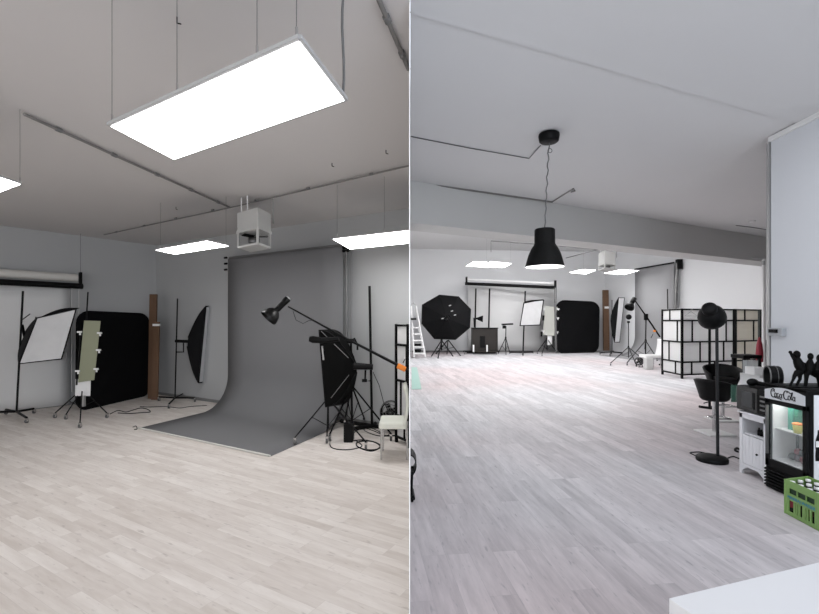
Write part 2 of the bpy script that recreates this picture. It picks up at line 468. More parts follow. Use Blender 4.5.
for px, py, nm in ((177,17,'small black ceiling hook above the large light panel'),(386,150,'small black ceiling hook left of the partition'),(332,163,'small black ceiling hook above the backdrop'),(176,207,'small black ceiling hook over the small light panel')):
    h = cl(px, py, HL)
    o = B().tube([h, h-V((0,0,.03)), h-V((-.02,0,.035))], .004, 6).build('ceiling_hook', M_black); tag(o, nm, 'hook')

M_heat = mat('heater_enamel', col(196,196,194), .5)
def heater(name, label, N, Lc, Rc, ztop, zmid, zplate, H, k=1.0, fan=True):
    N, Lc, Rc = V(N), V(Lc), V(Rc); X = Lc+Rc-N
    r = empty(name, (N+X)/2*1.0+V((0,0,zplate)), label, 'ceiling heater')
    ORG[r.name] = V(r.location)
    q = [N, Rc, X, Lc]
    z = lambda p, h: V((p.x,p.y,h))
    B().hexa([z(p,zmid) for p in q], [z(p,ztop) for p in q]).build('housing', M_heat, r, bevel=.008*k)
    cen = (N+X)/2
    B().hexa([z(cen.lerp(p,1.04),zmid-.03*k) for p in q], [z(cen.lerp(p,1.04),zmid) for p in q]).build('lower_rim', M_heat, r)
    for p in q:
        pp = cen.lerp(p,.92)
        B().obox(V((pp.x,pp.y,(zmid+zplate)/2-.01)), ((Lc-N)*.04), ((Rc-N)*.04), (0,0,(zmid-zplate)/2-.01)).build('post', M_heat, r)
    B().hexa([z(cen.lerp(p,.98),zplate-.012) for p in q], [z(cen.lerp(p,.98),zplate+.012) for p in q]).build('bottom_plate', M_heat, r)
    B().lathe(z(cen,zplate+.02), (0,0,1), [(.001,0),(.05*k,.0),(.07*k,.04*k),(.07*k,.09*k),(.001,.09*k)], 16).build('fan_motor', M_steel, r)
    b_ = B()
    for i in range(3):
        a = i*2*PI/3; d = V((math.cos(a), math.sin(a), 0)); e = V((-d.y,d.x,0))
        b_.obox(z(cen,zplate+.13*k)+d*.09*k, d*.08*k, e*.03*k+V((0,0,.01*k)), (0,0,.003))
    b_.build('fan_blade_set', M_black, r)
    for t in (.1,.45):
        p = N.lerp(Lc, 1-t); p = cen.lerp(p, .85)
        B().tube([z(p,ztop), z(p,H)], .007*k, 6).build('hanger', M_white, r)
    p = cen.lerp(Rc, 1.12); B().tube([z(cen.lerp(Rc,.98),ztop-.06*k), z(p,ztop-.06*k), z(p,ztop-.12*k), z(p,ztop+.03*k), z(p, H)], .008*k, 6).build('valve_pipe', M_alu, r)
    return r
d0 = 5.2
heater('ceiling_heater', 'white box-shaped fan heater hanging from the ceiling left of the grey backdrop', V(((258-CX)/F*d0, d0, 0)), V((-2.11,5.49,0)), V((-1.71,5.54,0)),
       EYE+(HZ-207)/F*d0, EYE+(HZ-226)/F*d0, EYE+(HZ-243)/F*d0, HL)

# =====================================================================
# LEFT ROOM: gear
# =====================================================================
# white paper roll on the left wall
wp = lambda px, off: None
def onwall(px, off):   # point at column px on the left wall, off metres into the room
    a = cornL-nL*off; k = (px-CX)/F
    t = (a.x-k*a.y)/(k*dL.y-dL.x); return a+dL*t
r = empty('paper_roll_holder', onwall(60,.2), 'white paper roll and black tube held by brackets on the left wall', 'background roll')
e1 = onwall(77,.22); e0 = onwall(-45,.22)
zr = lambda p, py: EYE+(HZ-py)/F*p.y
a = V((e1.x,e1.y,zr(e1,278.5))); b = V((e0.x,e0.y,a.z))
q0 = onwall(0,.22); 
B().tube([a+V((0,0,.01)), b+V((0,0,.01))], .066, 16).build('white_roll', M_tube, r)
a2 = V((e1.x,e1.y,zr(e1,286))); b2 = V((e0.x,e0.y,a2.z))
B().tube([a2-V(dL)*.08, b2], .048, 12).build('black_tube', M_black, r)
B().obox(a+V((0,0,-.03))-dL*.05, dL*.012, nL*.05, (0,0,.14)).build('bracket', M_black, r)
B().tube([a-dL*.05+V((0,0,.1)), V((a.x,a.y,HL))-dL*.05], .003, 5).build('hanging_wire', M_wire, r)
for off in (0, .1):
    p = e1-dL*(.03-off)
    B().tube([V((p.x,p.y,a2.z)), V((p.x,p.y,.25))], .012, 6).build('chain_tube', M_alu, r)
# white paper hanging behind from the roll
s0_, s1_ = onwall(70,.02), onwall(-60,.02)
tag(B().grid(lambda u,v: V(((s0_.lerp(s1_,u)).x, (s0_.lerp(s1_,u)).y, .01+v*(a2.z-.01))), 10, 8).build('paper_sheet', M_paperw, solid=.003),
    'white paper sheet hanging from the roll down the left wall to the floor', 'backdrop paper')

# flag softbox on rolling stand, far left
bp = fl(16.5,416.5)
r = stand('flag_stand', 'black rolling stand carrying the tilted white diffuser by the left wall', 'light stand', bp, at(23,291,bp.y), [fl(-12,417),fl(34,413.5),fl(26.5,423),fl(6,414.5)], flat=True, pr=.014, lr=.013)
t0 = empty('diffuser_softbox', at(40,360,bp.y), 'white square softbox tilted on the leftmost rolling stand', 'softbox')
D = bp.y
M_flag = mat('grey_silk', col(200,200,201), .8, noise=.1, scale=5)
softbox(t0, at(25,338,D+.15), [at(37,318,D-.3), at(76,309,D-.1), at(61.5,359,D-.15), at(19,364,D-.4)], .03, rim=.012, ribs=True, mfront=M_flag)
B().tube([at(22,325,D), at(25,338,D+.12)], .02, 6).tube([at(30,314,D-.02), at(22,320,D)], .008, 6).build('mount', M_black, t0)
B().grid(lambda u,v: at(37,318,D-.3).lerp(at(76,309,D-.1),u)+V((0,.02+.05*v,(.05*math.sin(PI*u)+.015)*v)), 8, 2).build('top_flap', M_blackm, t0, solid=.006)
B().grid(lambda u,v: at(37,318,D-.3).lerp(at(19,364,D-.4),u)+V((-(.05*(1-u)*v+.01*v),.05*v,.02*v*(1-u))), 8, 2).build('side_flap', M_blackm, t0, solid=.006)

# pop-up black background leaning in the corner
def rrect(bl, br, tl, tr, r=.16, n=6, wob=0):
    bl, br, tl, tr = V(bl), V(br), V(tl), V(tr); out = []
    def P(u, v): return bl.lerp(br,u).lerp(tl.lerp(tr,u), v)
    ru, rv = r, r*.8
    for cu, cv, a0 in ((1-ru,1-rv,0),(ru,1-rv,90),(ru,rv,180),(1-ru,rv,270)):
        for i in range(n+1):
            a = math.radians(a0+90*i/n); out.append(P(cu+ru*math.cos(a), cv+rv*math.sin(a)))
    return out
po = rrect(fl(76,412), fl(150,395), at(77,311,7.45), at(149,314,8.75), .15)
r = empty('popup_background', fl(110,410), 'large black pop-up background leaning in the corner beside the boards', 'background panel')
B().prism(po, nL*.02).build('cloth', M_popup, r)
B().tube(po, .014, 6, closed=True).build('rim', M_popup, r)

# boards in the corner
def board(label, x0, x1, ytop, ybot, th=.05, tape=None):
    a = fl(x0, ybot); b = V(((x1-CX)/F*a.y, a.y, 0)); zt = EYE+(HZ-ytop)/F*a.y
    o = B().hexa([a, b, b+V((0,th,0)), a+V((0,th,0))], [p+V((0,.06,zt)) for p in (a, b, b+V((0,th,0)), a+V((0,th,0)))]).build('wooden_board', M_wood, bevel=.003)
    tag(o, label, 'board')
    if tape:
        z = EYE+(HZ-tape)/F*a.y; c = (a+b)/2+V((0,th*.5+.06*z/zt,z))
        B().obox(c, ((b.x-a.x)/2+.004,0,0), (0,th*.5+.004,0), (0,0,.02)).build('tape', M_white, o)
    return o
board('tall brown wooden board standing upright beside the black pop-up background', 147.5, 154.5, 294, 399)
board('shorter brown board with pale tape on top, against the taller one', 151, 157.5, 322, 400, .03, tape=325)

# olive foil panel on rolling stand
bp = fl(81,417)
r = stand('rolling_stand', 'black rolling stand in front of the black pop-up background', 'light stand', bp, at(88,292,bp.y+.2), [fl(55,418),fl(66,419.5),fl(80,428),fl(107,418)], hub=.32, pr=.01, lr=.009)
D = bp.y-.06
r2 = empty('reflector_panel', at(90,380,D), 'olive grey reflector panel clamped upright on the rolling stand by the pop-up background', 'reflector')
B().prism([at(84,320.5,D), at(100.3,321,D), at(94,380,D), at(78,382.5,D)], (0,.01,0)).build('panel', M_olive, r2)
B().prism([at(75.5,379,D+.03), at(90.5,379,D+.03), at(90,396,D+.03), at(75,396,D+.03)], (0,.008,0)).build('white_card', M_white, r2)
for x, y in ((79.5,332),(99.5,333),(77.5,371),(96,369),(98.5,350)):
    clampb(at(x,y,D-.02), r2, .023)
B().tube([at(80.5,334,D+.02), at(76.5,385,D+.02)], .012, 6).build('side_bar', M_black, r2)
B().obox(at(83.5,401,D), (.02,0,0), (0,.02,0), (0,0,.08)).build('stand_grip', M_alu, r2)

# strip softbox on rolling stand
bp = fl(175,402)
r = stand('rolling_stand', 'black rolling stand with side arm between the boards and the grey backdrop', 'light stand', bp, at(177.5,298.5,bp.y), [fl(159,401),fl(195,402),fl(169,408.5),fl(184,397)], flat=True, pr=.012, lr=.011)
D = bp.y
B().tube([at(175.5,341,D), at(189,341.5,D)], .028, 8).build('flash_head', M_black, r)
B().tube([at(176,352,D), at(183.5,352,D), at(183.5,343,D)], .012, 6).build('yoke', M_black, r)
t0 = empty('strip_softbox', at(195,380,D), 'tall narrow strip softbox seen edge-on on the stand left of the backdrop', 'softbox')
softbox(t0, at(188,342,D), [at(206,306,D-.12), at(211,306,D+.2), at(203.2,383,D+.2), at(198.5,383,D-.12)], .05, rim=.013)

# ---- grey seamless paper backdrop ----
pa = V(((228-CX)/F*7.6, 7.6, 0)); pb = V(((343-CX)/F*6.3, 6.3, 0))
fa = fl(138,428.5); fb = fl(270,457)
ztop = 2.5
def paper(u, v):
    a = pa.lerp(pb, u); f = fa.lerp(fb, u); L = (f-a).length; d = (f-a).normalized(); R = .55
    tot = (ztop-R)+R*PI/2+(L-R); s = v*tot
    if s < ztop-R: return V((a.x,a.y,ztop-s))
    s -= ztop-R
    if s < R*PI/2:
        t = s/R; return V((a.x,a.y,0))+d*(R*(1-math.cos(t)))+V((0,0,R*(1-math.sin(t))+.004))
    s -= R*PI/2
    return V((a.x,a.y,.004))+d*(R+s)
r = empty('paper_backdrop', (pa+pb)/2, 'grey seamless paper backdrop sweeping from the roll onto the floor', 'backdrop')
pp = B().grid(paper, 6, 60).build('paper', M_paper, r, solid=.002)
B().tube([fa+V((0,0,.012)), fb+V((0,0,.012))], .012, 8).build('front_tube', M_tube, r)
B().tube([V((pa.x,pa.y,ztop+.02))+nB*.03, V((pb.x,pb.y,ztop+.02))+nB*.03], .018, 12).build('roller', M_rail, r)
for k in range(3):
    p = V((pa.x-.02,pa.y,ztop-k*.1+.02)); B().tube([p-dB*.06, p], .018, 6).build('hook', M_black, r)
    p = V((pb.x,pb.y,ztop-k*.045+.02)); B().tube([p, p+dB*.1], .022, 6).build('hook', M_black, r)
pt = pb+dB*.06
B().tube([V((pt.x,pt.y,ztop-.05)), V((pt.x,pt.y,.02))], .018, 8).build('side_tube', M_rail, r)
pt = pb+dB*.14
B().tube([V((pt.x,pt.y,ztop)), V((pt.x,pt.y,.1))], .006, 6).build('pull_chain', M_rail, r)

# ---- cluster on the right: softbox stand, boom stand, background stand ----
bp = fl(328,438)
sA = stand('rolling_stand', 'chrome-wheeled black stand carrying the dark side-on softbox', 'light stand', bp, at(328,345,bp.y), [fl(295,445),fl(327,443.5),fl(366,450),fl(350,432)], hub=.42, pr=.013, lr=.009, wr=.034)
D = bp.y
t0 = empty('side_softbox', at(340,405,D), 'large black softbox seen from its side beside the grey backdrop', 'softbox')
M_in = mat('dark_softbox_side', col(10), .7, spec=.3)
softbox(t0, at(356,368,D+.2), [at(319,330,D-.1), at(331.5,329.5,D+.45), at(338.5,405,D+.45), at(325.5,407,D-.1)], .125, rim=.007, mfront=M_in, nfront='front_cloth', msh=mat('softbox_sheen', col(5), .8, spec=.12))
for pts in ([(334,344),(348.5,358)], [(331,398),(349,375)], [(321,331),(327,337)]):
    B().tube([at(x,y,D-.27) for x,y in pts], .004, 5).build('rod', M_steel, t0)
B().tube([at(354,366,D-.02), at(373,367,D-.02)], [.045,.035], 10).build('flash_head', M_black, t0)
B().tube([at(365.5,370,D), at(365,381,D), at(371,381,D), at(371,376,D)], .012, 6).obox(at(364.5,380.5,D),(.03,0,0),(0,.02,0),(0,0,.018)).build('bracket', M_black, t0)
fh = empty('flash_head', at(325,345,D-.3), 'small black studio flash mounted in front of the side-on softbox', 'studio flash')
B().tube([at(309.5,339,D-.32), at(313,339.5,D-.32), at(322,340.5,D-.32), at(339,339,D-.32)], [.03,.042,.034,.026], 10).build('body', M_black, fh)
B().tube([at(322,346,D-.32), at(323.5,360,D-.32)], .01, 6).build('tripod_spigot', M_alu, fh)
# boom stand
bp = fl(352,432)
D = bp.y
sB = stand('boom_stand', 'black rolling stand holding the long boom arm', 'light stand', bp, at(351,340,D), [fl(330,441),fl(391,441),fl(345,426),fl(364,424)], hub=.55, pr=.014, lr=.011, wr=.034)
bo = empty('lighting_boom', at(351,341,D), 'long black boom arm rising from lower right toward the beauty dish', 'boom arm')
B().tube([at(288,306.5,D-.55), at(351,341,D-.1), at(407.5,370,4.95)], [.009,.016,.018], 8).build('tube', M_black, bo)
B().tube([at(351,341,D-.1)+V((-.05,0,0)), at(351,341,D-.1)+V((.05,0,0))], .03, 10).tube([at(354,338,D-.1),at(357.5,345,D-.1),at(357.5,350,D-.1)], .013, 6).build('joint', M_black, bo)
c_ = [at(293,311,D-.5), at(296,320,D-.5), at(303,323.5,D-.45), at(309,320.5,D-.42), at(314,320,D-.4)]
B().tube(c_, .003, 5).build('cable', M_black, bo)
sb = empty('sandbag', at(402,367,4.93), 'orange counterweight pouch clipped near the lower end of the boom', 'weight')
B().obox(at(401.5,367.5,4.93), (.045,0,-.022), (0,.03,0), (.01,0,.026)).build('pouch', M_orange, sb, bevel=.01)
B().tube([at(403,363,4.93), at(405,359,4.93)], .005, 5).build('clip', M_black, sb)
# dish head: lathe along its axis
ax = (at(289,301,D-.5)-at(270,320,D-.62)).normalized()
bd = empty('beauty_dish', at(270,318,D-.6), 'black dish lamp head at the upper end of the boom', 'studio flash')
o = at(268,318.5,D-.66)
B().lathe(o, ax, [(.105,0),(.108,.005),(.10,.05),(.085,.09),(.055,.125),(.03,.14),(.028,.15)], 24).lathe(o, ax, [(.10,.004),(.095,.05),(.08,.085),(.05,.115),(.02,.13)], 24).build('reflector', mat('gloss_black', col(12), .35, spec=.3), bd)
B().lathe(o, ax, [(.001,.12),(.032,.12),(.036,.16),(.036,.26),(.04,.27),(.04,.33),(.001,.33)], 16).build('body', M_black, bd)
B().tube([o+ax*.32, o+ax*.345], .03, 12).build('rear_cap', M_alu, bd)
B().ball(o+ax*.06, .025, 10).build('flash_tube', M_shadein, bd)
# background stand with flat black feet
bp = fl(372,428)
stand('background_stand', 'tall thin black pole stand on flat black feet by the back wall', 'light stand', bp, at(369.5,286,bp.y), [fl(341,423),fl(397,431),fl(381,421),fl(352,431)], flat=True, pr=.017, lr=.02, wheels=False)
# power pack
r = empty('power_pack', fl(349,441), 'black power pack on the floor between the stands', 'power pack')
c = fl(349,441)
B().obox(c+V((0,0,.11)), (.055,0,0), (0,.08,0), (0,0,.11)).build('case', M_black, r, bevel=.01)
B().tube([c+V((-.04,0,.22)), c+V((-.03,0,.25)), c+V((.03,0,.25)), c+V((.04,0,.22))], .007, 6).build('handle', M_black, r)
def cable(label, pts, r=.006, m=M_black, name='floor_cable', cat='cable'):
    P = [fl(x,y,.006) for x,y in pts]; out = []
    n = len(P)
    for i in range(n-1):
        p0 = P[max(i-1,0)]; p1 = P[i]; p2 = P[i+1]; p3 = P[min(i+2,n-1)]
        for k in range(6):
            t = k/6
            out.append(.5*((2*p1)+(p2-p0)*t+(2*p0-5*p1+4*p2-p3)*t*t+(3*p1-p0-3*p2+p3)*t**3))
    out.append(P[-1])
    return tag(B().tube(out, r, 6).build(name, m), label, cat)
cable('black cable looping forward from the power pack over the pale planks', [(331,434),(330,445),(336,449),(350,449.5),(362,446),(355,440)])
cable('coiled black cable ring at the foot of the softbox stand', [(352,441),(362,440),(374,442),(380,446),(376,449.5),(365,449.5),(357,446),(358,442),(370,441),(379,444),(381,447),(372,451),(362,449)], .008)
cable('thin black cables lying behind the stands near the fan', [(352,436),(356,431),(364,428),(374,431),(381,434),(378,431),(369,427.5),(364,430),(375,435),(386,436),(390,433)], .006)
cable('black cable on the floor in front of the pop-up background', [(110,414),(118,410.5),(126,412),(133,410),(141,408),(148,409.5),(150,412),(143,412.5),(130,413.5),(118,413)], .007)
cable('thin black cable running from the boards to the grey backdrop', [(140,406.5),(150,407),(165,406.5),(180,408),(190,406.5),(207,405.5)], .005)
cable('small black cable scrap at the corner of the paper backdrop', [(133,427),(136,426),(137,429),(134,429.5)], .005)

# fan behind the screen edge
def floor_fan(label, c, r, m=M_black):
    e = empty('floor_fan', (c.x,c.y,0), label, 'fan'); c = V(c)
    for rr in (1,.72,.45): B().tube([c+V((math.cos(a)*r*rr, -.04*(1.3-rr), math.sin(a)*r*rr)) for a in [i*2*PI/24 for i in range(24)]], r*.035, 5, closed=True).build('grille_ring', M_steel, e)
    g = B()
    for i in range(12):
        a = i*PI/6; g.tube([c+V((0,-.05,0)), c+V((math.cos(a)*r,-.012,math.sin(a)*r))], r*.012, 4)
    g.build('grille', M_steel, e)
    b_ = B()
    for i in range(4):
        a = i*PI/2+.4; d = V((math.cos(a),0,math.sin(a))); f = V((-d.z,0,d.x))
        b_.obox(c+d*r*.45, d*r*.4, f*r*.24+V((0,.015,0)), (0,.003,0))
    b_.build('blade', M_black, e)
    B().lathe(c+V((0,-.02,0)), (0,1,0), [(.001,0),(r*.22,0),(r*.22,.1),(.001,.1)], 14).build('motor', M_black, e)
    B().lathe(c+V((0,.05,0)), (0,1,0), [(r*1.03,-.05),(r*1.03,.02),(r*.8,.05)], 24).build('housing', m, e)
    B().tube([V((c.x-r*.7,c.y,.01)), V((c.x-r*.7,c.y,c.z-r*.3)), V((c.x-r*.8,c.y,c.z))], .01, 6).tube([V((c.x+r*.7,c.y,.01)), V((c.x+r*.7,c.y,c.z-r*.3)), V((c.x+r*.8,c.y,c.z))], .01, 6).tube([V((c.x-r*.7,c.y-.1,.01)), V((c.x+r*.7,c.y-.1,.01))], .01, 6).build('foot', M_black, e)
    return e
floor_fan('black round floor fan partly behind the screen post by the back wall', at(390.5,412,5.75), .135)
tag(B().tube([at(373,372,5.5), at(379,385,5.5), at(384,404,5.6)], .004, 5).build('hanging_cable', M_black), 'thin cable hanging from the flash toward the floor fan', 'cable')
# screen section (left room)
def screen_panel(root, a, b, z0, z1, rows, verts, pr, post=(True,True), clo=None, foot=0.0):
    """a,b floor points; rows: inner row heights; verts: per row list of fractions; one panel with frame, cloth and cells"""
    a, b = V(a), V(b); u = (b-a).normalized(); n = V((-u.y,u.x,0))
    def P(t, z): return V((a.x+(b.x-a.x)*t, a.y+(b.y-a.y)*t, z))
    f = B()
    for t, on_ in ((0,post[0]),(1,post[1])):
        if on_: f.obox(P(t,(z1)/2), u*pr, n*pr, (0,0,z1/2))
    zs = [z0]+list(rows)+[z1]
    for z in zs: f.obox(P(.5,z if z != z1 else z1-pr), (b-a)/2, n*pr*.8, (0,0,pr*.8))
    for i, fr in enumerate(verts):
        for t in fr: f.obox(P(t,(zs[i]+zs[i+1])/2), u*pr*.7, n*pr*.7, (0,0,(zs[i+1]-zs[i])/2))
    pn = f.build('frame_panel', M_black, root)
    B().obox(P(.5,(z0+z1)/2)+n*pr*.4, (b-a)/2, n*.003, (0,0,(z1-z0)/2)).build('cloth', clo or M_screenw, pn)
    return pn
r = empty('folding_screen', fl(396.5,442), 'end of a black-framed white folding screen beside the partition', 'room divider')
a = fl(396.5,442); b = V((-.02, 5.15, 0)); zt = EYE+(HZ-324)/F*a.y
zz = lambda y: EYE+(HZ-y)/F*a.y
screen_panel(r, a, b, zz(436), zt, [zz(414.6), zz(379.8), zz(344.5)], [[.7],[.4],[.88],[]], .016)
# white chair with chrome legs, beside the partition
r = empty('leather_chair', fl(396,452), 'off-white leather chair with thin chrome legs beside the partition', 'chair')
zs_ = EYE+(HZ-419)/F*4.85
B().obox(V((-.18,4.86,zs_-.035)), (.145,0,0), (0,.2,0), (0,0,.035)).build('seat', M_offw, r, bevel=.02)
def bk(u, v): return V((-.06+.045*math.sin(v*2.6)-.02*v, 4.66+.4*u, zs_-.03+v*.40))
B().grid(bk, 4, 10).build('backrest', M_offw, r, solid=.03)
for x, y in ((-.30,4.70),(-.03,4.70),(-.30,5.02),(-.03,5.02)):
    B().tube([V((x,y,zs_-.06)), V((x-.0,y,.0))], .010, 8).build('leg', M_chrome, r)

# =====================================================================
# RIGHT ROOM: ceiling fittings
# =====================================================================
cpt = cl(549, 133, HR); D = cpt.y
r = empty('pendant_lamp', cpt, 'black bell-shaped pendant lamp hanging from the near ceiling', 'ceiling light')
B().lathe(cpt, (0,0,-1), [(.001,0),(.085,0),(.105,.012),(.108,.03),(.1,.085),(.085,.098),(.001,.1)], 28).build('canopy', M_black, r)
zb = EYE+(HZ-267)/F*D; ztp = EYE+(HZ-229)/F*D; lc = V(((544.7-CX)/F*D, D, zb)); hh = ztp-zb
pr = [(.198,0),(.197,.012),(.185,.06),(.165,.13),(.138,.19),(.115,.225),(.105,.245),(.104,hh-.01),(.095,hh),(.001,hh)]
sh = B().lathe(lc, (0,0,1), pr, 36).build('shade', mat('matte_black', col(7), .7, spec=.2), r)
B().lathe(lc, (0,0,1), [(.196,.001),(.183,.06),(.163,.13),(.136,.19),(.10,.23),(.001,.235)], 36).build('shade_inside', M_shadein, sh)
B().ball(lc+V((0,0,.075)), .05, 14).build('bulb', M_bulb, r)
zc = cpt.z-.1; pts = []
for i in range(26):
    t = i/25; pts.append(V((cpt.x+(lc.x-cpt.x)*t+.006*math.sin(i*1.7), D+.006*math.cos(i*1.9), zc+(ztp-zc)*t)))
B().tube(pts, .007, 6).build('cord', M_wire, r)
lp = [V((cpt.x+.01+.022*math.cos(a), D, zc-.085+.022*math.sin(a))) for a in [i*2*PI/12 for i in range(12)]]
B().tube(lp, .004, 5, closed=True).build('cord_loop', M_wire, r)
d2 = V((0,0,-.008))
rod('ceiling_cable', 'thin grey cable along the near ceiling ending at the pendant canopy', [cl(411,135.8,HR)+d2, cl(470,147.5,HR)+d2, cl(529,157.8,HR)+d2, cl(540.5,144.8,HR)+d2], .006, M_wire, 'cable')
rod('ceiling_conduit', 'grey conduit along the top edge of the beam', [cl(411,182.0,HR)+d2-nM*.03, cl(551,201.9,HR)+d2-nM*.03], .016, M_pipe)
rod('ceiling_conduit', 'short grey conduit slanting up from the beam behind the pendant cord', [cl(552,201.5,HR)+d2, cl(573.5,188,HR)+d2, cl(575,190,HR)+d2*2, cl(571,191,HR)+d2*2], .01, M_pipe)
rod('ceiling_cable', 'dark cable near the ceiling above the folding screen', [cl(736,225,HR)+d2, cl(752,227,HR)+d2, cl(768,229.5,HR)+d2], .008, M_wire, 'cable')
o = B().lathe(cl(752,221,HR), (0,0,-1), [(.001,0),(.06,0),(.05,.03),(.001,.035)], 14).build('smoke_detector', M_white); tag(o, 'small round detector on the ceiling above the folding screen', 'detector')

# far ceiling
def lit(label, pts, z, wires=()):
    P = [cl(x,y,z) for x,y in pts]
    return panel_light('ceiling_panel_light', label, P, M_ledfar, fr=.02, wires=[P[i].lerp(P[(i+1)%4], .1) for i in wires], H=HF)
lit('leftmost of the far glowing LED panels, under the beam', [(466,266),(473,262),(487,262),(484,267)], 3.6, (2,))
lit('second far LED panel, touching the leftmost one', [(484.5,267.2),(490,261.5),(511.5,263.5),(504,267.5)], 3.6, (2,))
lit('far LED panel between the pendant lamp and the far heater', [(569.5,272.5),(582,269.5),(596,270),(586,274)], 3.4, (1,))
lit('far LED panel below the far heater', [(604,273.2),(620,269.8),(639,270.5),(624,274.5)], 3.4, ())
d0 = 15.5
def pt(x, d): return V(((x-CX)/F*d, d, 0))
heater('ceiling_heater', 'white fan heater hanging under the far ceiling beyond the beam', pt(604.5,d0), pt(598.5,d0+.9), pt(615.5,d0+.5), EYE+(HZ-250)/F*d0, EYE+(HZ-262)/F*d0, EYE+(HZ-267.5)/F*d0, HF, k=1.6)
rod('ceiling_rail', 'thin grey rail under the far ceiling leading to the far heater', [at(491,241,16.5), at(548,245,16.3), at(598,249.5,15.9)], .02, M_rail, 'rail')
rod('ceiling_rail', 'short thin rail slanting away under the far ceiling left of the far heater', [at(566,258,20), at(598,249.5,16)], .018, M_rail, 'rail')
rod('hanging_wire', 'thin wire hanging beyond the beam near the leftmost far panels', [at(491,241,16.5), at(491,252,16.5)], .01, M_wire, 'wire')

# =====================================================================
# RIGHT ROOM: far gear
# =====================================================================
# paper tube on far wall
D = 20.3
r = empty('paper_roll_holder', at(510,290,D), 'long black background tube on the far wall above the octagonal softbox gear', 'background roll')
B().tube([at(465,283.5,D), at(555.5,287.5,D-.3)], .07, 10).build('black_tube', M_black, r)
B().tube([at(467,279.5,D+.1), at(554,283.5,D-.2)], .06, 10).build('white_roll', M_white, r)
for x, y, dd in ((466.5,280.3,D-.1),(555.3,284,D-.4)):
    B().obox(at(x,y,dd), (.04,0,0), (0,.05,0), (0,0,.16)).build('bracket', M_black, r)
B().tube([at(555.6,287,D-.4), at(555.3,306,D-.4), at(556,350,D-.35)], .05, 6).build('side_tube', M_steel, r)
tag(B().grid(lambda u,v: at(468+86*u,285,20.93+.38*u)*1.0+V((0,0,-(EYE+36/F*(20.93+.38*u)-.02)*v)), 2, 6).build('paper_sheet', M_paperw, solid=.004), 'white paper sheet hanging down the far wall behind the cart', 'backdrop paper')
# stepladder
r = empty('step_ladder', fl(418,357), 'white folding stepladder beside the partition against the far wall', 'ladder')
D = 17.6
def lad(x, y, dd=0): return at(x, y, D+dd)
for (x0,y0),(x1,y1) in (((411.2,306),(414.2,357)),((416,306),(425.5,357))):
    B().tube([lad(x0,y0), lad(x1,y1)], .032, 6).build('rail', M_white, r)
B().tube([lad(411.3,306), lad(411.5,304), lad(413.5,303), lad(415.5,305), lad(416.3,314), lad(416,318)], .022, 6).build('handle', M_alu, r)
for (x0,x1,y) in ((411.4,419,327.5),(411.8,420.5,334),(412.6,422.3,340.5),(413.5,423.8,347),(414,425,353.5)):
    B().obox((lad(x0,y)+lad(x1,y))/2+V((0,.08,0)), ((x1-x0)/2*D/F,0,0), (0,.12,0), (0,0,.025)).build('step', M_white, r)
B().obox(lad(413.5,319), (.11,0,0), (0,.15,0), (0,0,.035)).build('platform', M_black, r)
for (x0,y0),(x1,y1) in (((412,320),(411.2,354)),((418,326),(424,354))):
    B().tube([lad(x0,y0,.3), lad(x1,y1,.9)], .02, 6).build('rear_leg', M_white, r)
for y in (345.5,351): B().obox(lad(417.5,y,.4), (.14,0,0), (0,.1,0), (0,0,.07)).build('tread', M_black, r)
# octagonal softbox + 2 stands
for lb, bx, by, dx, legs, top in (('dark tripod stand at the front, holding the big octagonal softbox', 441.5, 353, 0, ((431.5,356.5),(438,358.5),(453,356.5)), 338),
                            ('second dark tripod stand behind the octagonal softbox', 448, 351.8, 0, ((436,354),(447,354.3),(460.5,356)), 338)):
    b_ = fl(bx,by)
    stand('tripod_stand', lb, 'light stand', b_, at(bx,top,b_.y), [fl(*q) for q in legs], hub=.55, pr=.03, lr=.024, wheels=False)
oct_ = [(422.5,305),(439.5,295.3),(458.5,297),(470.5,309.5),(469.5,327.5),(455.5,339.3),(434.5,338.5),(422,323.5)]
D = 19.0
r = empty('octagonal_softbox', at(446,338,D), 'big black octagonal softbox seen from behind on tripod stands', 'softbox')
oc = [at(x,y,D+.35) for x,y in oct_]; cen = sum(oc, V())/8; hub = at(447,318,D-.25)
sh = B()
for i in range(8):
    a_, b_ = oc[i], oc[(i+1)%8]
    sh.grid(lambda u,v,a_=a_,b_=b_: a_.lerp(b_,v).lerp(hub+(a_.lerp(b_,v)-cen)*.1, u), 3, 2, False)
s = sh.build('shell', M_blackm, r)
for c in oc: B().tube([c, hub], .014, 5).build('rib', M_black, s)
B().prism([cen+(c-cen)*.98+V((0,.02,0)) for c in oc], (0,.02,0)).build('diffuser', M_whitef, r)
B().tube(oc, .03, 6, closed=True).build('rim', M_black, r)
B().tube([hub, hub+V((-.02,-.3,-.02))], .08, 10).build('flash_head', M_black, r)
for x, y in ((450,305.5),(452,311),(455,315),(442.5,318.5)):
    B().obox(at(x,y,D-.35), (.045,0,.01), (0,.02,0), (0,0,.018)).build('metal_fitting', M_alu, r)
